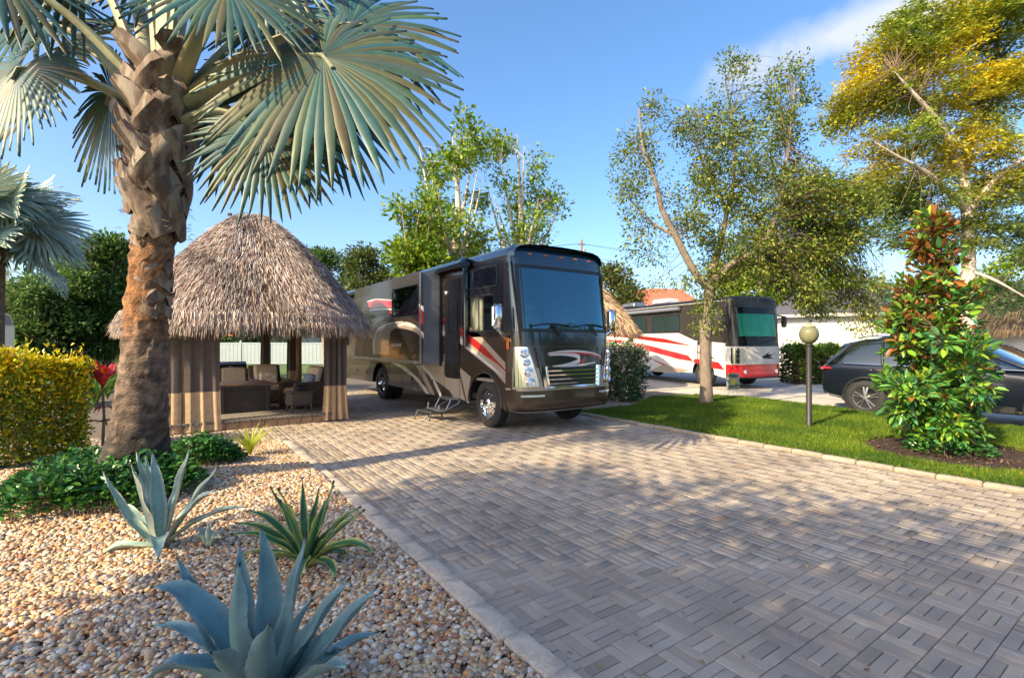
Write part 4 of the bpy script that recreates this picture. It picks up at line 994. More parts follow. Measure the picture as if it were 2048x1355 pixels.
def add_frond(root, base, H, A, Nn, Rr, seed, r0=.075, nseg=50, droop=.28, pal=None, sag=.12, cup=.18):
    inv = rootmat(root).inverted(); off = np.array(inv.translation)
    V, F, C = fan(H, A, Nn, Rr, seed, nseg=nseg, droop=droop, pal=pal, cup=cup)
    o = link('frond', quads_mesh('frond', V+off, F, C, m_frond), root)
    base = Vector(base); H = Vector(H); mb = MB(); P = []
    for k in range(11):
        t = k/10; p = base.lerp(H, t); p = p+UP*(sag*math.sin(math.pi*t)*(H-base).length); P.append(p)
    P += [H+Vector(A)*Rr*.14-UP*.01]
    mb.tube(P, [r0*(1.35-.95*min(1,t*1.25))+.012 for t in [k/11 for k in range(12)]], 8, flat=.6)
    part('petiole', mb, m_pet, o, 60)
    return o
# the big blue-grey palm
m_trunk = M('palm_trunk', attr=True, rough=.9, var=.6, vs=4, stretch=(1,1,3.5), bump=.9, bs=26, bdist=.03, )
m_boot = M('leaf_base', (.115,.072,.05), .75, var=.4, vs=7, stretch=(3,3,.8), bump=.4, bs=40, bdist=.012, var2=((.24,.195,.155), 3.2, .46, .60))
palm = thing('bismarck_palm', 'tall silvery blue fan palm with thick ringed trunk in the gravel bed', 'palm tree', (PALM.x, PALM.y, .15))
ZP = depth(PALM)
def tp(py): return None
axis = [PZ(px, py, ZP) for px, py in ((262,985),(268,930),(278,860),(284,780),(290,700),(296,620),(302,540),(308,470),(316,420),(320,340),(324,270),(326,200),(328,150))]
rad = [.42,.335,.262,.228,.208,.196,.195,.197,.205,.205,.195,.17,.12]
rg = np.random.default_rng(21); NR = 36; mbt = MB(); rings = []
# dense trunk rings with scar steps
ax2, rd2 = [], []
for i in range(len(axis)-1):
    for k in range(8):
        t = k/8; ax2.append(axis[i].lerp(axis[i+1], t)); rd2.append(rad[i]+(rad[i+1]-rad[i])*t)
ph = rg.uniform(0, 6.28, 40)
for i, (c_, r_) in enumerate(zip(ax2, rd2)):
    row = []
    for k in range(NR+1):
        q = 2*math.pi*(k % NR)/NR
        z = c_.z; saw = ((z*8.0+.25*math.sin(q*2+ph[0])+.12*math.sin(5*q)) % 1.0)
        rr = r_*(1+.10*saw+.03*math.sin(3*q+z*2)+.03*math.sin(7*q+z*9+ph[1]))+rg.normal(0,.009)
        if z < .7: rr *= 1+.05*math.sin(9*q+ph[2])*(.7-z)
        row.append(c_+Vector((math.cos(q)*rr, math.sin(q)*rr, rg.normal(0,.004))))
    row[-1] = row[0]; rings.append(row)
mbt.grid(rings); cc_ = []
for r_ in rings:
    for p_ in r_:
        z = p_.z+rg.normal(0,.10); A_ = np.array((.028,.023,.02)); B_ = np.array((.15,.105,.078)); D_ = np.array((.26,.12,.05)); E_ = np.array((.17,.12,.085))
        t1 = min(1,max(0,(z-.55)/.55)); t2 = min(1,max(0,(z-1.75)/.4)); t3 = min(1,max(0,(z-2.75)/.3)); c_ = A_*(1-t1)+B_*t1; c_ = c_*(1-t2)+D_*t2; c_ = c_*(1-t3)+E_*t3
        cc_.append((*np.clip(c_*rg.uniform(.4,1.5), .004, .6), 1.0))
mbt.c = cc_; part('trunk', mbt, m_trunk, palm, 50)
def boot(root, c_, r_, q, L, wd, lean, side, cut, th=.085):
    """cut leaf base: a strap that wraps the trunk and leans out at its top"""
    rad_ = Vector((math.cos(q), math.sin(q), 0)); tan = Vector((-math.sin(q), math.cos(q), 0)); mb = MB(); rows_ = []
    for k in range(7):
        t = k/6; q2 = q+side*t*L/max(r_,.2)*.62
        rd = Vector((math.cos(q2), math.sin(q2), 0)); tn = Vector((-math.sin(q2), math.cos(q2), 0))
        cc = c_+UP*(L*.86*t)+rd*(r_*.93+lean*t*t); w = wd*(1-.25*t); ax = (UP*.86+tn*side*.5).normalized(); sd = ax.cross(rd).normalized()
        row = []
        for s_, d_ in ((-1,0),(-.5,.5),(0,.72),(.5,.5),(1,0),(.5,-.6),(0,-.5),(-.5,-.6)): row.append(cc+sd*(w*s_*.5)+rd*(th*d_*(1+.3*t)))
        rows_.append(row)
    rows_[-1] = [p+UP*(cut*((i % 8)-3.5)*.02+rg.normal(0,.022))+rad_*rg.normal(0,.012) for i, p in enumerate(rows_[-1])]
    vs = [p for r in rows_ for p in r]; fs = [(i*8+k, i*8+(k+1)%8, (i+1)*8+(k+1)%8, (i+1)*8+k) for i in range(6) for k in range(8)]+[tuple(range(48,56))]
    mb.add(vs, fs); return part('leaf_base', mb, m_boot, root, 40)
k = 0
for lev in range(7):
    t = lev/6; py = 455-270*t; c_ = PZ(313+14*t, py, ZP); r_ = .25+.055*math.sin(math.pi*min(t*1.1,1)); n_ = 5
    for j in range(n_):
        q = 2*math.pi*(j+(lev % 2)*.5)/n_+rg.uniform(-.12,.12)
        boot(palm, c_-UP*.1, r_*.97, q, rg.uniform(.58,.74), rg.uniform(.25,.32), rg.uniform(.05,.14)+.06*t, 1 if (j+lev) % 2 else -1, rg.uniform(-1,1)); k += 1
# lower old scars that still stick out
for py, q0, n_ in ((500,4.2,3),(540,4.8,3),(575,4.0,3),(605,5.0,2),(630,4.4,2)):
    for j in range(n_): boot(palm, PZ(304,py,ZP), .19, q0+j*1.1+rg.uniform(-.2,.2), .11, .22, .012, rg.choice((-1,1)), rg.uniform(-1,1), .03)
fb = MB()                                                     # loose brown fibre between the leaf bases
for k in range(420):
    t = rg.random(); c_ = PZ(313+14*t, 470-280*t, ZP); q = rg.uniform(0,6.283); d = Vector((math.cos(q),math.sin(q),0)); tn = Vector((-math.sin(q),math.cos(q),0)); p_ = c_+d*(.27+.06*rg.random()); l_ = rg.uniform(.06,.22); s_ = tn*rg.choice((-1,1))
    e_ = p_+UP*(l_*rg.uniform(-.6,.8))+s_*l_*.6+d*rg.uniform(0,.06); w_ = UP*.003
    fb.add([p_-w_, p_+w_, (p_+e_)/2+d*.015+w_, (p_+e_)/2+d*.015-w_, e_], [(0,1,2,3),(3,2,4)])
part('fibre', fb, M('palm_fibre', (.20,.12,.06), .9, var=.4, vs=9), palm, kind='stuff')
FR = [ # hastula px, py, toward the camera, axis, normal, radius px, seed
 (645,112,.45,(.62,-.70,.22),(.20,.30,.92),285),
 (700,50,-.2,(.85,.05,-.15),(.05,.45,.9),225),
 (528,262,.15,(.42,-.88,.12),(.25,.22,.95),172),
 (470,222,-.9,(.30,-.92,-.15),(.25,.25,.9),150),
 (38,138,.35,(-.28,-.93,.2),(-.2,.28,.93),172),
 (222,188,-1.0,(-.35,-.9,-.15),(-.3,.25,.9),165),
 (70,45,-.7,(-.85,-.05,-.2),(-.1,.7,.6),225),
 (120,100,-1.3,(-.7,-.35,-.4),(-.2,.6,.7),200),
 (455,-30,.5,(.35,-.75,.45),(.3,.45,.8),200),
 (150,-120,.0,(-.45,.8,.1),(.1,.3,.9),230),
 (330,-170,.1,(.05,.95,.1),(.0,.2,.95),240),
 (520,-130,-.4,(.6,.7,-.1),(.0,.3,.9),230),
 (575,25,-1.1,(.75,-.1,-.35),(.1,.6,.75),210),
 (-10,-60,.6,(-.85,.2,.3),(.0,.7,.6),240),
 (240,-80,-1.3,(-.3,.7,-.5),(.0,.5,.8),220),
 (610,165,-.9,(.62,-.62,-.3),(.2,.4,.85),215),
 (400,-60,-1.4,(.3,.6,-.6),(.1,.5,.8),220),
]
for i, (px, py, dz, A, Nn, rp) in enumerate(FR):
    Zh = ZP-dz; H = PZ(px, py, Zh)
    ang = math.atan2(px-325, 1)*0
    bx = 325+max(-45, min(48, (px-325)*.22)); by = 235-max(0, (220-py))*.22+max(0, py-150)*.1
    B = PZ(bx, by, ZP-dz*.12)
    add_frond(palm, B, H, cdir(*A), cdir(*Nn), rp*Zh/FPX, 100+i, r0=.075, sag=.10 if py < 150 else .16, droop=.24)
for j in range(4):                                              # spear of unopened leaves
    mb = MB(); b0 = PZ(318+6*j, 170, ZP-.05*j); mb.tube([b0, b0+UP*.8+RT*(.05*j-.08), b0+UP*1.8+RT*(.12*j-.2)], [.08,.05,.02], 8, flat=.7); part('spear_leaf', mb, m_pet, palm, 60)
# second palm at the left edge
Z2 = 13.2; c2 = PZ(-18, 468, Z2); g2 = Vector((c2.x, c2.y, 0))
palm2 = thing('bismarck_palm', 'smaller silvery fan palm cut by the left edge of the picture', 'palm tree', (g2.x, g2.y, -.05))
mb = MB(); mb.tube([g2-UP*.05, g2+UP*1.5, Vector((c2.x, c2.y, c2.z+.1))], [.33,.26,.28], 14, col=(.15,.11,.085)); part('trunk', mb, m_trunk, palm2, 50)
rg = np.random.default_rng(5)
for k in range(26):
    e = R(rg.uniform(-35, 85)); q = rg.uniform(0, 6.283) if k > 9 else rg.uniform(-1.6, .6)
    d = Vector((math.cos(q)*math.cos(e), math.sin(q)*math.cos(e), math.sin(e))); pet = rg.uniform(.8,1.25)
    A = (d*.8-UP*.35+Vector(rg.normal(0,.2,3))).normalized(); Nn = (UP*.45+d*.4-FW*.5+Vector(rg.normal(0,.25,3)))
    Hh = c2+d*pet+UP*.15
    add_frond(palm2, c2, Hh, A, Nn, rg.uniform(1.15,1.4), 300+k, r0=.05, nseg=40, droop=.2, cup=.3, pal=[(.26,.36,.31),(.34,.42,.36),(.18,.29,.25),(.36,.36,.24)])

# agaves
m_agave = M('agave_leaf', attr=True, rough=.5, var=.12, vs=9, bump=.1, bs=40, spec=.4, transl=.06)
def agave(name, label, base, specs, center, edge, back, wmax, seed, streak=0.0, ws=1.0):
    rg = np.random.default_rng(seed); root = thing(name, label, 'agave', base); base = Vector(base)
    for (tip, ctl, w, twist) in specs:
        tip, ctl = Vector(tip), Vector(ctl); N = 44; rows_, cols_ = [], []
        def B(t): return base*(1-t)**2+ctl*2*t*(1-t)+tip*t*t
        out = (tip-base); out.z = 0
        if out.length < .02: out = Vector((.05,.02,0))
        out.normalize()
        for i in range(N+1):
            t = i/N; p = B(t); tg = (B(min(t+.02,1))-B(max(t-.02,0))).normalized()
            # upper face looks towards the rosette's centre / up
            upv = (UP*1.0-out*.9); sd = tg.cross(upv)
            if sd.length < .05: sd = tg.orthogonal()
            sd.normalize(); nn = sd.cross(tg).normalized()
            sd = sd*math.cos(twist)+nn*math.sin(twist); nn = sd.cross(tg).normalized()
            if nn.dot(upv) < 0: nn = -nn
            prof = (.55+.45*min(t/.45,1)**.8)*(1-max(0,(t-.45)/.55)**1.7) if t > .0 else .55
            ww = w*ws*max(prof,.012)*.5; jag = 1+(.065 if i % 3 == 0 else -.025)*(.06 < t < .94)*(1 if w > .09 else .4); wv = .010*math.sin(t*17+seed)
            th = .010+.035*w/.15*(1-t)**1.2
            ring_ = [(-1*jag,.22),(-.55,.02),(0,-.10),(.55,.02),(1*jag,.22),(.5,-.0),(0,-.0),(-.5,-.0)]
            row = []
            for j, (s_, n_) in enumerate(ring_):
                q = p+sd*(ww*s_)+nn*(ww*n_*1.1+wv*(abs(s_) > .9))
                if j >= 5: q = p+sd*(ww*s_)+nn*(ww*(-.10 if j == 6 else .0)-th)
                row.append(q)
                cc = np.array(center)*(1+streak*math.sin(j*9.1+seed)) if j in (1,2,3) else (np.array(edge) if j in (0,4) else np.array(back))
                if t > .97: cc = np.array((.05,.03,.02))
                cols_.append((*np.clip(cc*(.92+.16*rg.random()),0,1), 1.0))
            rows_.append(row)
        mb = MB(); vs = [q for r in rows_ for q in r]
        mb.add(vs, [(i*8+k, i*8+(k+1)%8, (i+1)*8+(k+1)%8, (i+1)*8+k) for i in range(N) for k in range(8)]); mb.c = cols_
        part('leaf', mb, m_agave, root, 60)
    return root
def aspec(base, Z, L):
    """(tip px, py, toward, control px, py, toward, width)"""
    return [(PZ(a[0], a[1], Z-a[2]), PZ(a[3], a[4], Z-a[5]), a[6], a[7] if len(a) > 7 else 0.0) for a in L]
b1 = G(520, 1440, .0); Zb = depth(b1)
agave('agave', 'large blue-grey agave at the bottom edge of the picture', (b1.x, b1.y, .03), aspec(b1, Zb, [
 (520,1048,-.22,560,1210,-.2,.155), (480,1085,-.30,480,1200,-.2,.12), (482,1122,.10,455,1260,.1,.155,.1), (612,1062,-.12,560,1290,-.1,.13,-.3),
 (352,1108,-.1,420,1260,-.05,.12,.5), (300,1172,.0,420,1150,0,.17,.3), (285,1360,.25,400,1255,.2,.15), (700,1152,-.05,600,1270,0,.155,-.3),
 (757,1168,.0,640,1285,.1,.14,-.4), (628,1178,.22,540,1330,.2,.15,-.5), (540,1240,.42,510,1330,.3,.15), (700,1330,.5,620,1310,.3,.14), (420,1300,.5,460,1300,.3,.15),
 (300,1250,-.35,420,1230,-.3,.11), (760,1260,-.4,640,1290,-.3,.11)]), (.115,.225,.245), (.20,.30,.31), (.13,.23,.24), .15, 1, .05, .84)
b2 = G(320, 1092, .03); Zb = depth(b2)
agave('agave', 'pale silvery agave with stiff upright leaves in the gravel before the palm', (b2.x, b2.y, .04), aspec(b2, Zb, [
 (203,935,.0,262,1060,0,.10,.4), (262,922,.15,290,1000,.1,.15,.3), (272,897,-.2,295,990,-.2,.10), (305,900,-.1,318,1000,0,.15), (292,905,-.25,300,990,-.2,.10),
 (380,890,-.15,345,1000,-.1,.125,-.3), (437,928,-.05,370,1020,0,.14,-.5), (435,975,.15,375,1000,.1,.11,-.6), (497,1012,.1,410,1010,0,.085,-.3),
 (150,1170,.15,190,1068,.1,.10,.2), (316,1120,.55,318,1040,.3,.15), (230,1000,-.4,280,1020,-.3,.09)]), (.24,.36,.31), (.52,.52,.40), (.17,.28,.25), .13, 2, .10, .85)
b3 = G(612, 1128, .02); Zb = depth(b3)
sp = aspec(b3, Zb, [
 (540,972,-.1,585,1040,-.1,.075), (556,975,.1,600,1040,0,.075), (605,958,-.2,608,1050,-.1,.07), (638,975,-.25,622,1050,-.2,.065), (668,960,-.1,635,1060,0,.08,-.3),
 (722,1012,-.05,660,1040,0,.075,-.3), (730,1018,.1,660,1060,.1,.07,-.4), (492,1022,-.05,545,1015,0,.07,.3), (470,1045,.0,540,1040,.05,.075,.3), (462,1068,.15,535,1050,.1,.07,.3),
 (742,1100,.1,690,1062,.1,.075,-.3), (748,1108,.3,700,1050,.2,.08,-.3), (670,1158,.45,668,1100,.35,.08), (594,1172,.55,610,1090,.4,.085), (700,1132,-.1,690,1070,-.1,.06),
 (480,1110,-.2,540,1080,-.2,.06), (530,1130,.3,565,1085,.2,.06), (560,1000,.3,600,1060,.2,.07), (650,1000,.2,625,1060,.1,.07)])
agave('agave', 'dark green agave with yellow leaf margins beside the paver kerb', (b3.x, b3.y, .03), sp, (.030,.115,.050), (.38,.40,.10), (.05,.15,.07), .07, 3)
def pup(px, py, label, s, col, seed):
    b = G(px, py, .02); Zb = depth(b); k = s*FPX/Zb
    L = []
    rg = np.random.default_rng(seed)
    for i in range(7):
        q = 2*math.pi*i/7+rg.uniform(-.2,.2); el = rg.uniform(.3,1.4); L.append((px+k*math.cos(q)*math.cos(el), py-k*math.sin(el), s*math.sin(q)*math.cos(el), px+k*.4*math.cos(q), py-k*.6, s*.3*math.sin(q), s*.26))
    agave('agave', label, (b.x, b.y, .02), aspec(b, Zb, L), col, tuple(c*1.3 for c in col), col, .05, seed)
pup(418, 1090, 'tiny pale agave pup in the gravel right of the silvery agave', .20, (.40,.48,.40), 11)
pup(632, 1335, 'small blue agave pup beside the large blue-grey agave', .22, (.115,.215,.255), 12)
pup(735, 1345, 'low blue agave pup nearest the kerb at the bottom edge', .10, (.13,.22,.25), 13) if False else None
# ------------------------------------------------------------------ leafy plants
m_leaf = M('leaf', attr=True, rough=.5, var=0, transl=.32, spec=.4)
m_leafg = M('leaf_glossy', attr=True, rough=.28, var=0, transl=.18, spec=.6)
m_bark = M('bark_grey', (.24,.19,.15), .9, var=.4, vs=9, stretch=(2,2,.6), bump=1, bs=30, bdist=.03)
m_barkw = M('bark_pale', (.50,.43,.36), .85, var=.25, vs=6, stretch=(2,2,.6), bump=.6, bs=30)
m_twig = M('twig', (.16,.11,.08), .9, var=.3)
GR = [(.06,.13,.025),(.10,.18,.03),(.04,.09,.02),(.14,.21,.04)]
def tree(name, label, base, limbs, blobs, pal, lsz, per, rc, seed, bark=None, cat='tree', group=None, flatten=.8, twigs=True, big=False, mat=None, parts=('trunk','branches','crown'), lw=.5, dirup=0.0, palfun=None, nmul=1.0, ptw=1.0, spray=0.0, gap=None, tmax=6):
    """limbs: lists of (point, radius); blobs: (centre, radii, clusters)"""
    rg = np.random.default_rng(seed); root = thing(name, label, cat, base, group=group); inv = np.array(base)
    nodes = []; mb = MB()
    for i, lb in enumerate(limbs):
        pts = [Vector(p) for p, r in lb]; rr = [r for p, r in lb]
        sp = spline([(p.x, p.y, p.z, r) for p, r in zip(pts, rr)], 5); P = [Vector(s[:3]) for s in sp]
        mb.tube(P, [max(s[3],.006) for s in sp], 10 if rr[0] > .08 else 7); nodes += [(p, s[3]) for p, s in zip(P, sp)]
    part(parts[0], mb, bark or m_bark, root, 50)
    NP = np.array([p for p, r in nodes]); NRd = np.array([r for p, r in nodes])
    tw = MB(); Cc, Cd, Cl, Cn = [], [], [], []
    for c, rad_, n in blobs:
        c = np.array(c); rad_ = np.array(rad_)
        for _ in range(int(n*nmul)):
            d = rg.normal(0,1,3); d /= np.linalg.norm(d); p = c+d*rad_*rg.uniform(.25,1)**.55
            if p[2] < .12: p[2] = .12
            if gap is not None and math.sin(p[0]*2.3+p[2]*1.1)*math.cos(p[1]*2.0-p[2]*.8)+.7*math.sin(p[2]*3.4+p[0]*.9) < gap: continue
            dist = np.linalg.norm(NP-p, axis=1)+NRd*2; k = int(rg.choice(np.argsort(dist)[:7])); a = NP[k]
            if twigs and dist[k] < tmax and rg.random() < ptw:
                mid = (a+p)/2+rg.normal(0,.08*dist[k],3)+np.array([0,0,.06*dist[k]]); r0 = min(max(.005, .008*dist[k]), max(NRd[k]*.6,.005))
                tw.tube([a, mid, p], [r0, r0*.6, r0*.25], 4, cap=False)
            o = (p-a)/(np.linalg.norm(p-a)+1e-6)
            Cc.append(p); Cd.append(o); Cn.append(rg.integers(int(per*.6), int(per*1.4)+1)); Cl.append(rg.normal(0,.16))
    if tw.v: part(parts[1], tw, m_twig if bark is None or spray else bark, root, 50, kind='stuff')
    Cn = np.array(Cn); idx = np.repeat(np.arange(len(Cc)), Cn); Cc = np.array(Cc); Cd = np.array(Cd); Cl = np.array(Cl)
    N = len(idx); offs = rg.normal(0,1,(N,3)); offs *= (rc*rg.uniform(.1,1,(N,1))**.5/np.linalg.norm(offs,axis=1,keepdims=True)); offs[:,2] *= flatten
    pos = Cc[idx]+offs-Cd[idx]*rc*.3
    d = nrmz(offs)*.8+Cd[idx]*.6+rg.normal(0,.4,(N,3)); d[:,2] += dirup-.1
    if spray:
        D_ = Cd*[1,1,.25]+rg.normal(0,.30,Cd.shape)-[0,0,.12]; D_ = nrmz(D_)[idx]; s_ = rg.uniform(-.6,.5,(N,1)); P_ = nrmz(np.cross(D_, np.array([0,0,1.0])+rg.normal(0,.2,(N,3))))*np.where(rg.random((N,1)) < .5, -1, 1)
        pos = Cc[idx]+D_*s_*spray*rg.uniform(.7,1.2,(N,1))+P_*rg.uniform(0,.16,(N,1))+rg.normal(0,.05,(N,3)); pos[:,2] -= (s_[:,0]+.5)**2*.16; d = D_*.6+P_*.8+rg.normal(0,.15,(N,3)); d[:,2] -= .12
    col = rcol(rg, pal, N, .14) if palfun is None else palfun(rg, pos, N)
    col = np.clip(col*(1+Cl[idx])[:,None], .003, .9)
    L = lsz*rg.uniform(.6,1.25,N); up = rg.normal(0,.55,(N,3)); up[:,2] += 1
    V, F, C = leaves(pos-inv, d, up, L, L*lw, .15, col, big)
    link(parts[2], quads_mesh(parts[2], V, F, C, mat or m_leaf), root)
    return root
def bl(px, py, rx, ry, Z, n, dz=0.0, deep=None):
    k = (Z-dz)/FPX; r3 = (deep if deep else (rx+ry)/2)*k
    return (PZ(px, py, Z-dz), (math.hypot(rx*k*CT, r3*ST), math.hypot(rx*k*ST, r3*CT), ry*k), n)
def lm(Z, L): return [(PZ(a[0], a[1], Z-(a[3] if len(a) > 3 else 0)), a[2]) for a in L]

# street-side oak between the drives
Z = 14.6; b0 = G(1413, 808); Z = depth(b0)
limbs = [lm(Z,[(1413,812,.20),(1412,760,.165),(1410,700,.155),(1413,640,.15),(1418,590,.15),(1420,560,.145)]),
 lm(Z,[(1418,575,.13),(1390,545,.11,.1),(1350,470,.095,.2),(1325,420,.08,.3),(1310,360,.055,.4),(1285,290,.035,.5),(1278,215,.015,.5)]),
 lm(Z,[(1420,570,.12),(1425,540,.11),(1440,490,.08,-.2),(1455,420,.06,-.4),(1470,340,.045,-.5),(1465,250,.03,-.6),(1450,160,.012,-.6)]),
 lm(Z,[(1420,568,.12),(1460,530,.10,.3),(1510,500,.085,.5),(1545,450,.06,.7),(1565,380,.045,.8),(1580,270,.03,.8),(1590,160,.012,.8)]),
 lm(Z,[(1425,565,.10),(1480,545,.08,-.4),(1560,490,.06,-.7),(1640,470,.045,-.9),(1710,450,.02,-1.0)]),
 lm(Z,[(1350,470,.06,.2),(1310,450,.04,.1),(1270,410,.025,0),(1240,380,.012,0)]),
 lm(Z,[(1455,420,.045,-.4),(1420,350,.035,-.2),(1390,280,.025,0),(1395,220,.012,0)])]
bl_ = [bl(1270,330,45,90,Z,34), bl(1260,400,40,50,Z,20), bl(1300,250,30,60,Z,14), bl(1400,270,60,70,Z,50), bl(1450,180,40,70,Z,34), bl(1530,260,80,90,Z,80), bl(1580,180,35,80,Z,36), bl(1480,330,120,60,Z,90),
 bl(1560,400,140,80,Z,220), bl(1660,420,110,70,Z,210), bl(1430,440,70,70,Z,60), bl(1500,510,110,50,Z,100), bl(1640,500,110,45,Z,130), bl(1380,420,40,90,Z,34), bl(1420,570,55,35,Z,36), bl(1290,480,60,50,Z,16), bl(1590,580,90,40,Z,60), bl(1700,590,75,55,Z,70), bl(1745,640,40,40,Z,26), bl(1640,610,40,25,Z,20), bl(1330,560,60,25,Z,7), bl(1410,640,28,40,Z,12)]
tree('oak_tree', 'small-leaved oak with grey trunk and spreading limbs on the lawn strip', (b0.x,b0.y,0), limbs, bl_, [(.12,.20,.03),(.17,.24,.03),(.075,.13,.025),(.22,.25,.04),(.28,.27,.04)], .105, 50, .34, 31, gap=-.75)
# yellow-green canopy tree at the right
Z = 19.0; b0 = PZ(1935, 700, Z); b0.z = 0
limbs = [[(Vector((b0.x,b0.y,-.05)),.30)]+lm(Z,[(1935,640,.26),(1937,540,.23),(1935,430,.20),(1925,340,.17)]),
 lm(Z,[(1925,345,.14),(1880,250,.10,.5),(1825,185,.06,.9),(1785,140,.02,1.1)]), lm(Z,[(1928,350,.14),(1960,230,.11,-.5),(1990,130,.08,-.8),(2000,30,.05,-.8)]),
 lm(Z,[(1932,420,.12),(1860,350,.08,1),(1800,315,.04,1.6),(1750,285,.015,1.8)]), lm(Z,[(1932,430,.12),(2000,350,.09,.5),(2080,300,.06,.7)]), lm(Z,[(1935,480,.10),(1850,430,.07,-1),(1760,400,.04,-1.5)]),
 lm(Z,[(1937,540,.06),(1990,560,.045,.8),(2060,600,.02,1.0)])]
bl_ = [bl(1850,70,100,60,Z,90), bl(1780,130,80,60,Z,75), bl(1960,60,110,70,Z,100), bl(1730,200,70,40,Z,50), bl(1880,180,130,50,Z,110), bl(2010,180,90,60,Z,90), bl(1700,230,50,30,Z,30), bl(1800,280,110,35,Z,70), bl(1950,290,120,45,Z,90),
 bl(1760,370,90,45,Z,70), bl(1870,380,110,45,Z,90), bl(2010,380,90,50,Z,80), bl(1800,450,100,40,Z,70), bl(1940,470,90,40,Z,60), bl(2030,480,60,50,Z,40), bl(2010,590,60,30,Z,26), bl(1990,0,90,50,Z,60), bl(2060,80,60,120,Z,60)]
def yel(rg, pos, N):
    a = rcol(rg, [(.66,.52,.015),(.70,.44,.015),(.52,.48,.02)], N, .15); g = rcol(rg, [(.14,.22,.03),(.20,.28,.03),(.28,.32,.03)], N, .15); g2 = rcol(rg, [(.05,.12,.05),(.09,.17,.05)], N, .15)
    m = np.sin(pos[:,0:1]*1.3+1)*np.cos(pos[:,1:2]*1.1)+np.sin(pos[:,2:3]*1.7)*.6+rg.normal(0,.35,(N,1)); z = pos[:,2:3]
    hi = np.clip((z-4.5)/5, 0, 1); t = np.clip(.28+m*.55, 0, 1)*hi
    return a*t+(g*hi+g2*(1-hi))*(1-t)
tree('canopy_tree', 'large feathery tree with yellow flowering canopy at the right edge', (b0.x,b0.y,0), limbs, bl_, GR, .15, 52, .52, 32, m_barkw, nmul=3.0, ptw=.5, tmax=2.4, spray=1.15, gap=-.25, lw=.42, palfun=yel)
# magnolia
Z = depth(MAG); rgm = np.random.default_rng(40)
limbs = [[(Vector((MAG.x,MAG.y,0)),.07)]+lm(Z,[(1872,800,.06),(1868,700,.05),(1862,600,.04),(1860,500,.025),(1858,440,.01)])]
for k in range(10):
    py = 840-38*k; q = k*2.4; rr = .65*(1-k/14); p = PZ(1868,py,Z); limbs.append([(p,.02),(p+Vector((math.cos(q)*rr*.5,math.sin(q)*rr*.5,.12)),.014),(p+Vector((math.cos(q)*rr,math.sin(q)*rr,.34)),.006)])
bl_ = [bl(1860,470,24,40,Z,14), bl(1858,540,50,50,Z,24), bl(1862,610,72,55,Z,34), bl(1868,690,100,60,Z,52), bl(1866,770,112,60,Z,60), bl(1868,835,98,45,Z,40), bl(1940,590,30,35,Z,6), bl(1800,640,30,30,Z,5)]
def mag(rg, pos, N):
    g = rcol(rg, [(.05,.17,.03),(.12,.28,.03),(.25,.38,.03),(.05,.18,.07)], N, .14); r_ = rcol(rg, [(.26,.09,.025),(.18,.06,.02),(.34,.14,.03)], N, .14)
    p = np.clip(.10+(pos[:,2:3]-1.6)*.28, .05, .62); return np.where(rg.random((N,1)) < p, r_, g)
tree('magnolia', 'columnar magnolia with glossy green leaves turning rusty brown towards its top', (MAG.x,MAG.y,0), limbs, bl_, GR, .165, 30, .17, 33, None, cat='magnolia', big=True, mat=m_leafg, palfun=mag, lw=.42, dirup=.3)
# low planting round its foot
def cover(name, label, cells, pal, lsz, n, hgt, seed, cat='shrub', zf=lambda x, y: .02, group=None, mat=None, big=True):
    """low leafy mound: cells of (x, y, rx, ry)"""
    rg = np.random.default_rng(seed); pos, dd = [], []; base = np.array([cells[0][0], cells[0][1], 0.0]); A = np.array([c[2]*c[3] for c in cells]); A = A/A.sum()
    st = MB()
    for k in range(n):
        c = cells[rg.choice(len(cells), p=A)]; r = math.sqrt(rg.random()); q = rg.uniform(0, 6.283); x, y = c[0]+c[2]*r*math.cos(q), c[1]+c[3]*r*math.sin(q)
        h = hgt*(1-.75*r**3)*rg.uniform(.55,1.1)*(.85+.25*math.sin(x*5)*math.cos(y*4)); z0 = zf(x, y); pos.append((x, y, z0+h*rg.uniform(.45,1)**.5)); dd.append((math.cos(q)*r*.6+rg.normal(0,.6), math.sin(q)*r*.6+rg.normal(0,.6), .35))
        if k % 14 == 0: st.tube([(x, y, z0-.02), (x+rg.normal(0,.02), y+rg.normal(0,.02), z0+h*.8)], [.006,.003], 4, cap=False)
    pos = np.array(pos); dd = np.array(dd); L = lsz*rg.uniform(.6,1.25,n); up = rg.normal(0,.4,(n,3)); up[:,2] += 1
    root = thing(name, label, cat, tuple(base), group=group); V, F, C = leaves(pos-base, dd, up, L, L*.55, .15, rcol(rg, pal, n, .18), big)
    link('foliage', quads_mesh('foliage', V, F, C, mat or m_leafg), root); part('stems', st, m_twig, root, kind='stuff'); return root
cover('groundcover_shrub', 'low bright green planting around the foot of the magnolia', [(MAG.x+.05,MAG.y-.15,.62,.55),(MAG.x+.45,MAG.y-.05,.5,.45)], [(.04,.15,.03),(.08,.21,.04),(.03,.10,.03)], .085, 1600, .34, 51)
gp = lambda px, py: G(px, py, .1)
c1 = gp(150, 985); c2_ = gp(250, 1005); c3 = gp(120, 1020); c4 = gp(390, 930); c5 = gp(425, 925); c6 = gp(330, 990)
cover('groundcover_shrub', 'low dark green shrub mat spreading left of the palm foot', [(c1.x,c1.y,.60,.55),(c2_.x,c2_.y,.55,.45),(c3.x,c3.y,.45,.35)], [(.03,.13,.03),(.05,.18,.035),(.025,.09,.03),(.10,.23,.03)], .085, 5200, .46, 52, zf=lambda x, y: bedz(x,y))
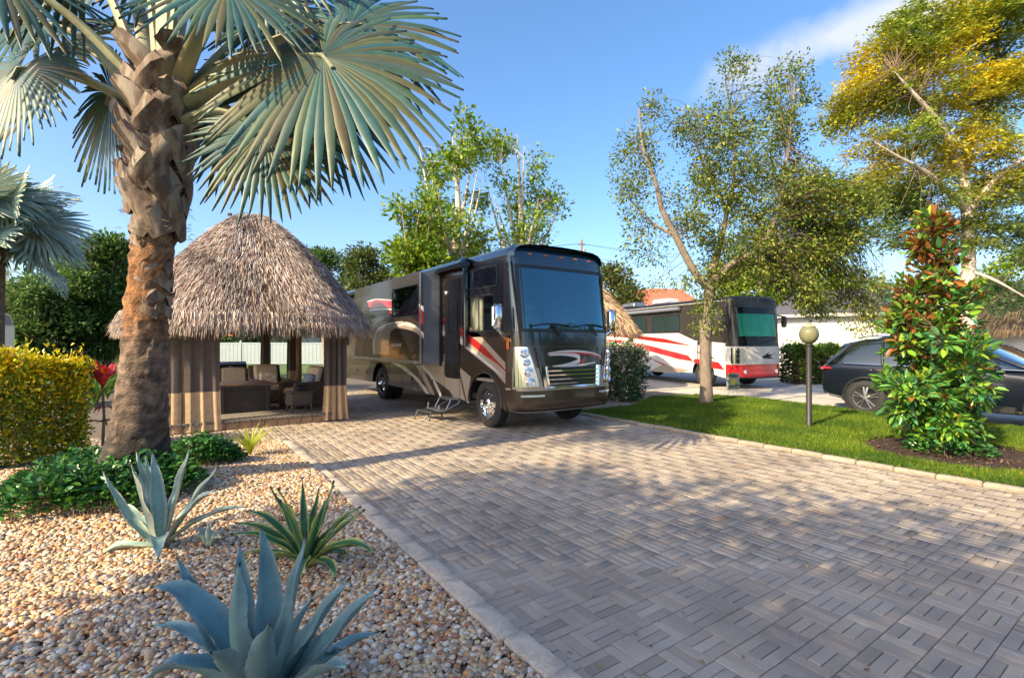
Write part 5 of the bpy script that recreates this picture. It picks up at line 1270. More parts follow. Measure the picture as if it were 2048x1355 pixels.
cover('groundcover_shrub', 'low dark green shrub mat spreading right of the palm foot', [(c4.x,c4.y,.55,.5),(c5.x,c5.y,.40,.45),(c6.x,c6.y,.40,.35)], [(.03,.13,.03),(.05,.18,.035),(.08,.21,.03)], .075, 4000, .38, 53, zf=lambda x, y: bedz(x,y))
# golden hedge
def hedge(name, label, p0, p1, w, h, pal, lsz, n, seed, cat='hedge', topcol=None, big=True, z0=0.0):
    rg = np.random.default_rng(seed); p0, p1 = Vector(p0), Vector(p1); d = p1-p0; L_ = d.length; d.normalize(); nn = Vector((-d.y,d.x,0))
    root = thing(name, label, cat, (p0.x,p0.y,z0)); base = np.array([p0.x,p0.y,z0])
    t = rg.uniform(0,1,n); f = rg.random(n); s = rg.uniform(-1,1,n); z = rg.uniform(.0,1,n)
    face = rg.random(n); s = np.where(face < .62, np.sign(s)*rg.uniform(.45,1.04,n), s); z = np.where(face >= .62, rg.uniform(.82,1.03,n), z); e = (face > .9); t = np.where(e, np.round(t)+rg.normal(0,.06*w/L_,n), t); z = np.where(e, rg.uniform(.05,1,n), z)
    wob = 1+.16*np.sin(t*L_*3.1+z*5)+.10*np.sin(t*L_*7+s*3)+rg.normal(0,.06,n)
    pos = np.array(p0)[None,:]*[1,1,0]+np.outer(t*L_, np.array(d))+np.outer(s*w/2*wob, np.array(nn)); pos[:,2] = z*h*(1+.05*np.sin(t*L_*4)+.03*np.sin(t*L_*11+s*4))+np.where((z > .8) & (rg.random(n) < .12), rg.exponential(.07,n), 0)
    dd = np.outer(s, np.array(nn))*.8+rg.normal(0,.5,(n,3)); dd[:,2] += .25+.5*(z > .8)
    col = rcol(rg, pal, n, .18)
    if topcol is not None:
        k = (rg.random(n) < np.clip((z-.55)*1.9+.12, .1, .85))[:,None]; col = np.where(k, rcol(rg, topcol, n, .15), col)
    L = lsz*rg.uniform(.6,1.25,n); up = rg.normal(0,.5,(n,3)); up[:,2] += 1
    pos[:,2] += z0
    V, F, C = leaves(pos-base, dd, up, L, L*.6, .15, col, big); link('foliage', quads_mesh('foliage', V, F, C, m_leafg), root)
    st = MB()
    for k in range(int(L_*14)):
        q = p0+d*rg.uniform(0,L_)+nn*rg.uniform(-.35,.35)*w; st.tube([(q.x,q.y,z0-.03),(q.x+rg.normal(0,.05),q.y+rg.normal(0,.05),z0+h*.5),(q.x+rg.normal(0,.12),q.y+rg.normal(0,.12),z0+h*.9)], [.014,.01,.004], 5, cap=False)
    part('stems', st, m_twig, root, kind='stuff'); return root
h0 = PZ(-90, 700, 7.0); h1 = PZ(165, 700, 8.0)
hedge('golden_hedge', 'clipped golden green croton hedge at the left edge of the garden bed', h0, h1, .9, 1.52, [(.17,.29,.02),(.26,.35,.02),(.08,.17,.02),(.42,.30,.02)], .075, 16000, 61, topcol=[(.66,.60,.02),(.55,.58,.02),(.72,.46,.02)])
h0 = PZ(1222, 800, 14.6); h1 = PZ(1262, 800, 15.8)
hedge('flowering_bush', 'dense green bush with pale flowers right of the black motorhome', h0, h1, 1.0, 1.62, [(.04,.11,.03),(.07,.16,.04),(.03,.08,.03)], .09, 8000, 62, cat='bush', topcol=[(.10,.20,.05),(.62,.50,.45)])
h0 = PZ(1575, 765, 21.6); h1 = PZ(1665, 765, 21.6)
hedge('flowering_hedge', 'leafy hedge with pink and white blossom in front of the white house', h0, h1, 1.2, 1.5, [(.06,.14,.03),(.10,.20,.04),(.30,.10,.08),(.04,.09,.03)], .16, 7000, 63, topcol=[(.10,.22,.03),(.16,.26,.03)])
# cordyline, yellow grass clump
def strap_plant(name, label, base, n, L, w, pal, seed, spread=.9, cat='plant', group=None, h0=0.0):
    rg = np.random.default_rng(seed); root = thing(name, label, cat, base, group=group)
    for k in range(n):
        q = rg.uniform(0,6.283); l_ = L*rg.uniform(.65,1.1); sp = spread*rg.uniform(.3,1); d = Vector((math.cos(q),math.sin(q),0)); c = Vector((*rcol(rg,pal,1,.15)[0],)); sd = d.cross(UP); rows_ = []
        for i in range(8):
            t = i/7; p = Vector((0,0,h0))+d*(l_*sp*t*(.4+.6*t))+UP*(l_*(t-.55*sp*t*t)); ww = w*(1-t**2.2)*(.35+.65*min(1,t*3)); rows_.append([p-sd*ww*.5+UP*ww*.12, p, p+sd*ww*.5+UP*ww*.12])
        mb = MB(); mb.grid(rows_, col=tuple(c)); part('leaf', mb, m_leaf, root, 60, local=True)
    return root
b = G(500, 915); strap_plant('ornamental_grass', 'bright yellow-green grass clump near the end of the garden kerb', (b.x,b.y,bedz(b.x,b.y)-.01), 90, .62, .020, [(.40,.46,.03),(.30,.40,.03),(.48,.48,.06)], 71, 1.0)
b = PZ(205, 880, 8.0); b.z = 0
t = strap_plant('cordyline', 'red and magenta cordyline between the hedge and the palm trunk', (b.x,b.y,.0), 44, .55, .10, [(.60,.04,.03),(.50,.02,.10),(.62,.12,.02),(.35,.02,.12)], 72, .8, h0=1.05)
for hz, sd in ((.75,73),(.5,74)):
    rgc = np.random.default_rng(sd)
    for k in range(9):
        q = rgc.uniform(0,6.283); d = Vector((math.cos(q),math.sin(q),0)); sdv = d.cross(UP); l_ = .42; mb = MB()
        mb.grid([[Vector((0,0,hz))+d*(l_*tt)+UP*(l_*(.35*tt-.5*tt*tt))+sdv*(s_*.035*(1-tt**2)) for s_ in (-1,0,1)] for tt in band(0,1,6)], col=tuple(rcol(rgc,[(.22,.12,.03),(.35,.06,.10),(.25,.20,.04)],1)[0])); part('leaf', mb, m_leaf, t, 60, local=True)
mb = MB(); mb.tube([(0,0,0),(.02,0,.6),(0,0,1.1)], [.025,.02,.016], 7); part('stem', mb, m_twig, t, 50, local=True)
b = G(185, 905, .05); strap_plant('bromeliad', 'low yellow and orange bromeliad at the left foot of the palm', (b.x,b.y,.02), 26, .34, .06, [(.50,.38,.04),(.40,.36,.05),(.50,.22,.04)], 75, 1.2)

# trees behind the motorhome
def tall(name, label, px, Z, top, wpx, ybot, pal, seed, n=120, lsz=.30, per=26, rc=.8, bark=None, forks=6, leaf0=.35, group=None, lw=.5, dm=2.0):
    rg = np.random.default_rng(seed); b = PZ(px, 700, Z); b.z = 0; H = HC+(HY-top)*Z/FPX; zb_ = max(HC+(HY-ybot)*Z/FPX, 1.0); Wd = wpx*Z/FPX
    limbs = [[(Vector((b.x,b.y,-.1)),.024*H+.03),(Vector((b.x+rg.normal(0,.15),b.y,H*.3)),.018*H),(Vector((b.x+rg.normal(0,.3),b.y+rg.normal(0,.3),H*.65)),.011*H),(Vector((b.x+rg.normal(0,.4),b.y+rg.normal(0,.4),H*.95)),.01)]]
    bl_ = []
    for k in range(forks):
        q = 2*math.pi*k/forks+rg.uniform(-.4,.4); z0 = H*rg.uniform(.25,.5); z1 = H*rg.uniform(.62,.95); r1 = Wd*rg.uniform(.55,.95)*(1-.5*max(0,(z1/H-.6)/.4))
        d = Vector((math.cos(q),math.sin(q),0)); m_ = Vector((b.x,b.y,(z0*.5+z1*.5)))+d*r1*.55; e = Vector((b.x,b.y,z1))+d*r1
        limbs.append([(Vector((b.x,b.y,z0)),.010*H),(m_,.006*H),(e,.01)])
    for k in range(int(n*dm/10)):
        q = rg.uniform(0,6.283); zz = rg.uniform(zb_, H*.97); f = 1-.55*abs((zz-(zb_+H)/2)/((H-zb_)/2+.01))**2.2; rr = Wd*f*rg.uniform(.2,.85)
        bl_.append(((b.x+math.cos(q)*rr, b.y+math.sin(q)*rr, zz), (Wd*.22,Wd*.22,Wd*.22), 10))
    return tree(name, label, (b.x,b.y,0), limbs, bl_, pal, lsz, per, rc, seed, bark, group=group, lw=lw)
YG = [(.13,.25,.015),(.22,.33,.02),(.32,.38,.02),(.07,.15,.02)]
DG = [(.07,.16,.035),(.11,.21,.04),(.15,.24,.05),(.055,.115,.035)]
tall('fig_tree', 'tall airy tree with pale limbs rising left behind the motorhome roof', 905, 27, 228, 125, 560, YG, 81, 190, .28, 30, .62, m_barkw, 9, dm=1.35)
tall('fig_tree', 'tall airy tree with bare white branches rising right behind the motorhome roof', 1040, 29, 250, 110, 500, YG, 82, 120, .26, 26, .58, m_barkw, 9, dm=1.35)
tall('background_tree', 'bright green low tree just above the motorhome awning', 830, 24, 390, 70, 600, YG, 83, 120, .28, 30, .7)
tall('background_tree', 'dark feathery pine-like tree peeking over the hut roof', 655, 34, 488, 50, 620, DG, 84, 60, .25, 40, .6)
tall('background_tree', 'olive green rounded tree left of the motorhome awning', 735, 32, 500, 62, 640, [(.09,.13,.03),(.13,.16,.04),(.05,.08,.02)], 85, 130, .26, 34, .7)
tall('background_tree', 'olive shrubby tree behind the right shoulder of the motorhome', 1235, 30, 535, 60, 690, [(.10,.13,.03),(.14,.16,.04),(.06,.09,.02)], 86, 130, .25, 34, .7)
tall('background_tree', 'yellow-green tree behind the red and white motorhome', 1500, 34, 505, 95, 640, YG, 87, 170, .30, 34, .8)
tall('background_tree', 'yellow-green tree above the white house roof', 1625, 36, 500, 80, 620, YG, 88, 120, .30, 34, .8)
tall('background_tree', 'dark bushy tree at the far left behind the golden hedge', 70, 21, 560, 130, 730, DG+[(.10,.13,.04)], 89, 260, .22, 40, .6)
tall('background_tree', 'dark tree between the fan palm and the hut', 205, 22, 470, 70, 720, DG+[(.09,.13,.03)], 90, 200, .22, 40, .6)
tall('background_tree', 'pale bushy tree left of the smaller fan palm trunk', -60, 23, 520, 80, 730, DG+[(.14,.17,.07)], 91, 140, .22, 40, .6)
tall('background_tree', 'green tree right of the golden thatch at the right edge', 2040, 36, 500, 90, 660, YG, 92, 150, .30, 34, .8)
tall('background_tree', 'bright green tree low beside the canopy tree trunk', 1960, 38, 545, 80, 680, YG, 93, 120, .30, 34, .8)
for i, (px, Z, tp_, w_, lab) in enumerate(((165,44,505,110,'distant dark tree left of the hut roof'),(300,46,520,90,'distant tree hidden mostly by the palm trunk'),(430,45,520,90,'distant tree hidden mostly by the hut roof'),(330,46,560,120,'distant tree seen over the fence left of the hut'),(560,52,600,140,'distant tree beyond the white fence behind the hut'),(1130,55,560,110,'distant tree on the skyline behind the motorhome windscreen'),(1350,60,610,110,'distant tree on the skyline beside the red roof'),(1760,52,560,100,'distant tree behind the shingled house roof'))):  # trees around the hut roof added as dark reflections for the slide-out panel
    tall('background_tree', lab, px, Z, tp_, w_*.8, 690, DG+YG[:2], 94+i, 100, .5, 26, 1.3)
# palmetto-like undergrowth behind the hedge
for i, (px, py, Z, h_) in enumerate(((60,760,13.0,1.0),(130,750,14.0,1.1),(190,745,13.5,1.2),(30,730,15.0,1.1),(215,720,15.5,1.3))):
    b = PZ(px, py, Z); b.z = 0
    strap_plant('palmetto', 'broad green palmetto clump '+('at the left edge behind the golden hedge','below the dark tree behind the hedge','just left of the palm trunk behind the hedge','far left beside the white vehicle','in the gap between dark tree and hut')[i], (b.x,b.y,0), 34, 1.5*h_, .09, [(.05,.15,.03),(.10,.22,.03),(.18,.28,.04)], 400+i, 1.0, group='palmettos behind the hedge')
# shade trees on the left, out of the picture, whose shadow lies on the foreground
def shade(px_, label, base, H, crown, n, seed):
    rg = np.random.default_rng(seed); b = Vector(base); limbs = [[(b-UP*.1,.28),(b+UP*H*.3,.22),(b+UP*H*.55+Vector((.2,.1,0)),.15),(b+UP*H*.85,.05)]]
    bl_ = []
    for (cx, cy, cz, rx, ry, rz_, k) in crown:
        limbs.append([(b+UP*H*.35,.12),(Vector(((b.x+cx)/2,(b.y+cy)/2,cz*.8)),.07),(Vector((cx,cy,cz)),.03)]); bl_.append(((cx,cy,cz),(rx,ry,rz_),k))
    return tree('shade_tree', label, tuple(b), limbs, bl_, DG+YG[:2], .20, 120, .75, seed, group='shade trees left of the drive', nmul=.72)
shade(0, 'broad shade tree standing left of the garden bed', (-7.0, .6, 0), 8.5, [(-5.6,.2,4.2,1.6,2.3,1.0,70),(-6.4,2.6,5.2,1.6,1.7,1.2,62),(-5.2,-2.0,6.0,2.0,2.0,1.2,46),(-7.5,.5,7.2,2.2,2.4,1.3,44),(-4.6,1.9,3.6,1.2,1.5,.7,40),(-8.0,3.2,6.8,1.6,1.3,1.2,50),(-5.6,-3.6,4.0,1.6,1.6,1.0,45)], 1, 101)
shade(0, 'tall shade tree farther left across the street', (-13.0, -2.0, 0), 11, [(-12,-3.5,7.5,2.2,2.2,1.5,40),(-13.5,1.0,8.8,2.0,1.8,1.4,34),(-12,-1.0,9.8,2.2,2.2,1.3,34)], 1, 102)

# trees across the street behind the camera: they show only as reflections in the windscreen and paint
for i, (bx, by, H_, lab) in enumerate(((14.5,-7.0,7.0,'rounded street tree behind the viewer on the right'),(9.0,-13.0,9.0,'tall street tree across the road behind the viewer'),(21.0,-6.0,8.0,'street tree farther right behind the viewer'))):
    b = Vector((bx,by,0)); limbs = [[(b-UP*.1,.2),(b+UP*H_*.4,.15),(b+UP*H_*.9,.03)]]; rgx = np.random.default_rng(700+i); bl_ = []
    for k in range(9):
        q = rgx.uniform(0,6.283); c_ = b+Vector((math.cos(q)*1.6,math.sin(q)*1.6,H_*rgx.uniform(.42,.95))); limbs.append([(b+UP*H_*.35,.08),(b.lerp(c_,.6)+UP*H_*.1,.05),(c_,.02)]); bl_.append((tuple(c_),(1.2,1.2,.9),16))
    tree('street_tree', lab, tuple(b), limbs, bl_, DG+YG[:2], .26, 34, .6, 710+i, group='street trees behind the viewer')
# ------------------------------------------------------------------ neighbour's motorhome (red and white)
def coach2():
    A = PZ(1474, 700, 18.4); org = (A.x, A.y, 0); rz = R(-13)
    root = thing('motorhome', 'red and white motorhome with green windscreen shade on the concrete drive', 'motorhome', org, rz)
    hw = 1.25; uc = 1.25; v0 = .55; vE = 10.8; zb, zt = .40, 3.40
    kw = dict(local=True)
    rows = [(.40,-.02,.03),(.50,.03,0),(1.6,.02,0),(3.1,-.12,0),(3.40,-.16,.01),(3.50,-.22,.05),(3.56,-.32,.16)]
    cap = Cap(uc, hw, v0, .50, rows)
    def shell(name, mat, zs, a=0, b=None, parent=root):
        mb = MB(); mb.grid([cap.ring(z)[a:b] for z in zs]); return part(name, mb, mat, parent, 35, **kw)
    bm_ = shell('bumper', m_redb, band(.40,.93,8)); shell('front_panel', m_white, band(.93,1.62,8)); shell('front_cap', m_trim, band(3.12,3.40,4)+band(3.42,3.56,6))
    for s in (0,1): shell('pillar', m_char, band(1.62,3.12,8), 0 if not s else -17, 17 if not s else None)
    ws = shell('windscreen', glass('thin_glass', (.9,.95,.92), 1.35, .02), band(1.62,3.12,10), 16, -16)
    mb = MB(); mb.grid([[tuple(Vector(cap.at(-.98+1.96*k/20, z, -.06))+Vector((0,.02*math.sin(k*1.9+z*5),0))) for k in range(21)] for z in band(2.02,2.88,6)]); part('sun_shade', mb, m_shade, root, 60, **kw)
    mb = MB(); mb.box((uc, 1.3, 2.3), (2.3,.05,1.7)); part('bulkhead', mb, m_trim, root, **kw)
    for x0, x1 in ((-.95,-.1),(.1,.95)):
        mb = MB(); mb.tube([cap.at(x0+(x1-x0)*k/6, 1.75+.2*k/6, .03) for k in range(7)], .012, 5); part('wiper', mb, m_trim, root, **kw)
    mb = MB(); cap.surf(mb, band(.95,1.60,6), -.80, 1.16, .03, 26); br = part('front_cover', mb, M('bra_grey', (.50,.49,.48), .7, var=.1), root, 40, **kw)
    for L in ([(-.02,1.20),(.42,1.42),(.30,1.30),(.75,1.38),(.40,1.22),(.80,1.12),(.45,1.15),(.15,1.16)],):
        mb = MB(); 
        for dz in (0,.0): mb.sheet([cap.at(x, z, .036) for x, z in L])
        part('emblem', mb, m_trim, br, **kw)
    for sg in (-1,1):
        mb = MB(); cap.surf(mb, band(.98,1.55,6), sg*1.22, sg*.98 if sg > 0 else -.86, .02 if sg < 0 else .01, 8); hl = part('headlight', mb, m_chrome, root, 40, **kw)
        if sg < 0:
            for z in (1.42,1.26,1.10):
                p = cap.at(-1.06, z, .02); q = cap.at(-1.06, z, .1)-p; mb = MB(); mb.lathe([(.075,0),(.075,.03),(.05,.035),(0,.03)], 14, Matrix.Translation(p) @ q.to_track_quat('Z','Y').to_matrix().to_4x4()); part('lamp', mb, m_trim, hl, 40, **kw)
        p = cap.at(sg*.8, .66, .012); mb = MB(); mb.lathe([(.07,0),(.07,.03),(0,.03)], 12, Matrix.Translation(p) @ Matrix.Rotation(R(90),4,'X')); part('fog_lamp', mb, m_lens, bm_, 40, **kw)
    mb = MB(); cap.surf(mb, band(.40,.46,2), -1.2, 1.2, .015, 40); part('bumper_lip', mb, m_trim, bm_, 40, **kw)
    fw, rw, wr = 1.75, 7.6, .62
    for x, sg in ((0,-1),(2*hw,1)):
        ol = [(v0,zb)]
        for vc in (fw, rw): ol += [(vc+wr*math.cos(math.pi*k/12), max(.5+wr*math.sin(math.pi*k/12), zb)) for k in range(13)][::-1]
        ol += [(vE,zb),(vE,zt),(v0,zt)]
        mb = MB(); mb.prism([(x,y,z) for y,z in ol], (-sg*.03,0,0)); wall = part('side_wall', mb, m_white if sg < 0 else m_taupe2, root, **kw)
        for vc in (fw, rw):
            A_ = [(vc+wr*math.cos(math.pi*k/16), .5+wr*math.sin(math.pi*k/16)) for k in range(17)]
            mb = MB(); mb.grid([[(x-sg*.02,y,z),(x-sg*.6,y,z)] for y,z in A_]); part('wheel_well', mb, m_trim, wall, 60, **kw)
            X = Matrix.Translation((x-sg*.16, vc, .5)) @ Matrix.Rotation(R(-90 if sg < 0 else 90),4,'Y')
            mb = MB(); mb.lathe(tyre_prof(.5,.27,.30), 30, X); w = part('wheel', mb, m_rubber, root, 35, **kw)
            mb = MB(); mb.lathe([(.30,.10),(.29,.115),(.265,.06),(.2,.08),(.12,.085),(.1,.13),(0,.14)], 24, X); part('rim', mb, m_chrome, w, 30, **kw)
    def dc(pts, mat, off=-.003, x=0.0, name='stripe'):
        mb = MB(); mb.prism([(x+off, y, z) for y, z in pts], (off if off < -.002 else -.003,0,0)); return part(name, mb, mat, root, **kw)
    dc([(v0,3.38),(vE-.02,3.38),(vE-.02,2.18),(3.2,2.18),(2.2,1.85),(v0,1.75)], m_char)
    top = [(9.6,2.16),(6.5,2.05),(3.5,1.72),(1.9,1.50)]
    dc([(9.4,2.17),(6.6,2.14),(4.2,1.95),(2.3,1.62),(4.4,1.78),(6.8,2.0)], m_red, -.006)
    dc([(10.0,1.95),(7.6,1.88),(5.2,1.62),(2.6,1.22),(2.3,.98),(3.2,1.05),(5.6,1.42),(8.0,1.78)], m_redb, -.006)
    dc([(.9,1.0),(2.2,1.1),(2.3,.95),(1.2,.75),(.6,.72)], m_redb, -.006)
    dc([(9.9,1.90),(8.6,1.80),(5.2,.52),(6.0,.42),(9.2,.42),(10.6,1.0)], m_char, -.006)
    dc([(10.3,1.86),(8.8,1.82),(6.3,.9),(7.0,.9)], m_white, -.009); dc([(8.6,1.72),(7.4,1.55),(5.8,.95),(6.3,.95)], m_red, -.010)
    dc([(10.4,.95),(9.8,.95),(6.0,.42),(6.6,.42)], m_white, -.010); dc([(5.0,1.0),(5.4,1.08),(4.2,.75),(3.9,.75)], m_redb, -.010)
    dc([(5.3,.42),(3.4,.42),(2.5,.6),(4.2,.75)], m_taupe, -.006); dc([(2.3,1.45),(1.5,1.28),(1.0,1.1),(1.6,1.2)], m_trim, -.006)
    for y0, y1 in ((5.4,7.0),(3.1,5.0),(7.6,9.4)):
        side_win = MB(); side_win.prism([(q[0]-.008,q[1],q[2]) for q in rrect(y0,y1,2.22,2.98,.06,0)], (-.012,0,0), holes=[[(q[0]-.008,q[1],q[2]) for q in rrect(y0+.05,y1-.05,2.27,2.93,.05,0)]]); side_win.box((-.016,(y0+y1)/2,2.6),(.012,.03,.7)); wo = part('window', side_win, m_trim, root, **kw)
        mb = MB(); mb.sheet([(q[0]-.012,q[1],q[2]) for q in rrect(y0+.045,y1-.045,2.265,2.935,.05,0)]); part('pane', mb, M('dark_pane', (.02,.035,.04), .05, var=.1, spec=.8), wo, **kw)
    mb = MB(); mb.prism([(q[0]-.008,q[1],q[2]) for q in rrect(1.25,2.05,.62,2.95,.08,0)], (-.012,0,0), holes=[[(q[0]-.008,q[1],q[2]) for q in rrect(1.28,2.02,.65,2.92,.07,0)]]); dr = part('door', mb, m_taupe2, root, **kw)
    mb = MB(); mb.sheet([(q[0]-.012,q[1],q[2]) for q in rrect(1.38,1.92,2.0,2.72,.07,0)]); part('pane', mb, M('door_pane', (.25,.25,.24), .1, var=.2, spec=.7), dr, **kw)
    mb = MB(); mb.box((-.03,1.95,1.75),(.03,.08,.16)); part('door_handle', mb, m_trim, dr, **kw)
    mb = MB(); mb.tube([(-.14,3.0,3.22),(-.14,10.4,3.22)], .08, 12); aw = part('awning', mb, m_grey, root, 40, **kw)
    mb = MB(); mb.box((-.05,6.7,3.30),(.14,7.4,.05)); part('awning_cover', mb, m_trim, aw, **kw)
    prof = [(0,zt-.02),(.03,3.47),(.14,3.54),(.5,3.58),(1.25,3.60),(2.0,3.58),(2.36,3.54),(2.47,3.47),(2.5,zt-.02)]
    mb = MB(); mb.grid([[(x,y,z) for x,z in prof] for y in band(.50,vE,8)]); part('roof', mb, m_trim, root, 40, **kw)
    for y, c in ((8.2,m_alu),(5.6,m_white)):
        mb = MB(); mb.box((1.25,y,3.74),(.8,1.1,.26),ch=.06); part('air_conditioner', mb, c, root, 40, **kw)
    mb = MB(); mb.box((1.25,vE-.02,1.9),(2.48,.05,3.0)); part('rear_wall', mb, m_white, root, **kw)
    mb = MB(); mb.box((1.25,5.8,.55),(2.3,9.8,.12)); part('chassis', mb, m_trim, root, **kw)
    for sg, x in ((-1,-.28),(1,2.78)):
        mb = MB(); mb.tube([(0 if sg < 0 else 2.5,.45,2.86),(x,.30,2.80)], .03, 8); mi = part('mirror', mb, m_trim, root, 40, **kw)
        mb = MB(); mb.box((x,.30,2.60),(.22,.16,.46),ch=.05); part('mirror_head', mb, m_trim, mi, 40, **kw)
coach2()

# ------------------------------------------------------------------ cars
m_carblk = M('car_paint_black', (.006,.009,.016), .2, var=.04, vs=2, coat=.5, spec=.4)
m_carblu = M('car_paint_blue', (.012,.022,.06), .18, var=.04, vs=2, coat=1, spec=.7)
m_carglass = M('car_glass', (.012,.02,.022), .04, var=.05, spec=.9, coat=1)
m_tail = M('tail_lamp', (.42,.02,.03), .15, var=.05, coat=1)
def suv(label, loc, rz, paint, sc=1.0):
    """front towards -y"""
    t = thing('parked_car', label, 'car', loc, rz); t.scale = (sc, sc, sc); kw = dict(local=True); hw = .97
    # lower body: stations (y, half width, z bottom, z shoulder, z top centre)
    st = [(0.0,.62,.42,.72,.80),(.06,.78,.34,.80,.92),(.25,.90,.28,.88,1.01),(.7,.95,.27,.95,1.07),(1.25,.965,.27,1.00,1.12),(1.8,.97,.27,1.04,1.12),(2.6,.97,.27,1.07,1.12),(3.6,.97,.27,1.10,1.14),(4.4,.955,.29,1.12,1.16),(4.75,.92,.34,1.12,1.15),(4.88,.86,.42,1.05,1.10),(4.92,.74,.5,.95,1.0)]
    S = []
    for y, w, zb, zs, zc in st:
        half = [(0,zb),(w*.80,zb),(w*.95,zb+.08),(w*.995,zb+.24),(w,zs-.28),(w*.985,zs-.10),(w*.955,zs),(w*.86,zc-.012),(w*.45,zc+.012),(0,zc+.02)]
        S.append([(-x,y,z) for x,z in half]+[(x,y,z) for x,z in half[-2:0:-1]])
    mb = MB(); n = len(S[0]); vs = [p for r in S for p in r]; fs = [(i*n+k,i*n+(k+1)%n,(i+1)*n+(k+1)%n,(i+1)*n+k) for i in range(len(S)-1) for k in range(n)]+[tuple(range(n)),tuple(range((len(S)-1)*n,len(S)*n))]
    mb.add(vs, fs); body = part('body', mb, paint, t, 30, **kw)
    # greenhouse (glass) and roof skin
    gh = [(1.30,.78,1.11,1.12),(1.75,.80,1.10,1.40),(2.15,.795,1.10,1.645),(2.7,.79,1.10,1.735),(3.4,.785,1.11,1.74),(4.1,.775,1.12,1.705),(4.55,.755,1.13,1.60),(4.80,.74,1.13,1.20)]
    def sec(y, w, zb, zt, o=0): tp = w*.80; return [(-w-.10-o,y,zb),(-w*.99-.06*(1)-o,y,zb+(zt-zb)*.35),(-tp-.02-o,y,zt-.06*min(1,(zt-zb)/.5)),(-tp*.8,y,zt+o),(0,y,zt+.02+o),(tp*.8,y,zt+o),(tp+.02+o,y,zt-.06*min(1,(zt-zb)/.5)),(w*.99+.06+o,y,zb+(zt-zb)*.35),(w+.10+o,y,zb)]
    mb = MB(); mb.grid([sec(*g) for g in gh]); mb.add(sec(*gh[-1]), [tuple(range(9))]); mb.add(sec(*gh[0]), [tuple(range(8,-1,-1))]); part('glazing', mb, m_carglass, t, 25, **kw)
    mb = MB(); mb.grid([sec(*g, .006)[2:7] for g in gh[2:7]]); rf = part('roof', mb, paint, t, 40, **kw)
    for sg in (-1,1):
        for (y0,z0),(y1,z1),w0 in (((1.30,1.12),(2.15,1.60),.05),((2.88,1.10),(2.80,1.68),.05),((3.62,1.11),(3.70,1.68),.05),((4.72,1.14),(4.30,1.62),.10)):
            x0, x1 = sg*(.89), sg*(.665); mb = MB(); mb.tube([(x0,y0,z0),(sg*.845,(y0+y1)/2,z0+(z1-z0)*.40),(x1,y1,z1)], [w0*.6,w0*.55,w0*.5], 8); part('pillar', mb, paint, t, 40, **kw)
        mb = MB(); mb.tube([(sg*.89,1.30,1.115),(sg*.90,3.0,1.12),(sg*.88,4.4,1.15),(sg*.80,4.60,1.24),(sg*.70,4.30,1.585),(sg*.68,3.4,1.69),(sg*.69,2.5,1.66),(sg*.72,2.1,1.56)], .010, 6); part('window_trim', mb, m_chrome, t, 40, **kw)
        mb = MB(); mb.tube([(sg*.60,2.4,1.76),(sg*.60,2.6,1.80),(sg*.60,4.0,1.78),(sg*.60,4.2,1.74)], .018, 6); part('roof_rail', mb, m_chrome, rf, 40, **kw)
        mb = MB(); mb.box((sg*1.06,1.75,1.13),(.20,.12,.15),ch=.04); part('mirror', mb, paint, t, 50, **kw)
        for y in (2.72,3.62):
            mb = MB(); mb.box((sg*.975,y,.95),(.03,.20,.03),ch=.008); part('door_handle', mb, m_chrome, t, **kw)
        for y in (1.78,2.86,3.80):
            mb = MB(); mb.box((sg*.968,y,.70),(.012,.010,.72)); part('door_joint', mb, m_trim, t, **kw)
        mb = MB(); mb.box((sg*.955,2.55,.36),(.06,2.1,.14),ch=.02); part('sill', mb, m_trim, t, **kw)
        mb = MB(); mb.box((sg*.90,.26,.76),(.12,.34,.12),ch=.03); part('headlight', mb, m_lens, t, 40, **kw)
        mb = MB(); mb.box((sg*.80,4.78,1.02),(.28,.26,.075),ch=.03); part('tail_light', mb, m_tail, t, 40, **kw)
    for yc in (.95, 3.93):
        for sg in (-1,1):
            X = Matrix.Translation((sg*.84, yc, .385)) @ Matrix.Rotation(R(-90 if sg < 0 else 90),4,'Y')
            mb = MB(); mb.tube([(sg*.955, yc+.455*math.cos(q), .385+.455*math.sin(q)) for q in [R(-12)+R(204)*k/20 for k in range(21)]], .03, 8); part('wheel_arch', mb, m_trim, t, 60, **kw)
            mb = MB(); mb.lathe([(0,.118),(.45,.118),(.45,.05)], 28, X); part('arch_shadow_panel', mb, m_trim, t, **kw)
            mb = MB(); mb.lathe([(r,h+.03) for r,h in tyre_prof(.385,.25,.262)], 32, X); w = part('wheel', mb, m_rubber, t, 35, **kw)
            mb = MB(); mb.lathe([(.265,.125),(.255,.15),(.24,.13),(.235,.05)], 30, X); mb.lathe([(.05,.14),(.045,.15),(0,.152)], 14, X)
            for k in range(5):
                for dq in (-.17,.17):
                    q = 2*math.pi*k/5; a_ = Vector((.05*math.cos(q+dq*1.2),.05*math.sin(q+dq*1.2),.135)); b_2 = Vector((.245*math.cos(q+dq),.245*math.sin(q+dq),.125)); mb.tube([X @ a_, X @ ((a_+b_2)/2+Vector((0,0,.012))), X @ b_2], [.024,.02,.022], 6, flat=.5)
            part('rim', mb, m_alu, w, 40, **kw)
            mb = MB(); mb.lathe([(0,.10),(.25,.10)], 20, X); part('brake_disc', mb, m_trim, w, **kw)
    mb = MB(); mb.box((0,.02,.66),(1.0,.05,.26),ch=.02); part('grille', mb, m_trim, t, 40, **kw)
    mb = MB(); mb.box((0,4.90,.82),(.42,.02,.14)); part('number_plate', mb, m_white, t, **kw)
    mb = MB(); mb.box((0,4.86,.48),(1.5,.10,.16),ch=.03); part('rear_bumper', mb, m_trim, t, 40, **kw)
    return t
rwc = G(1737, 826)
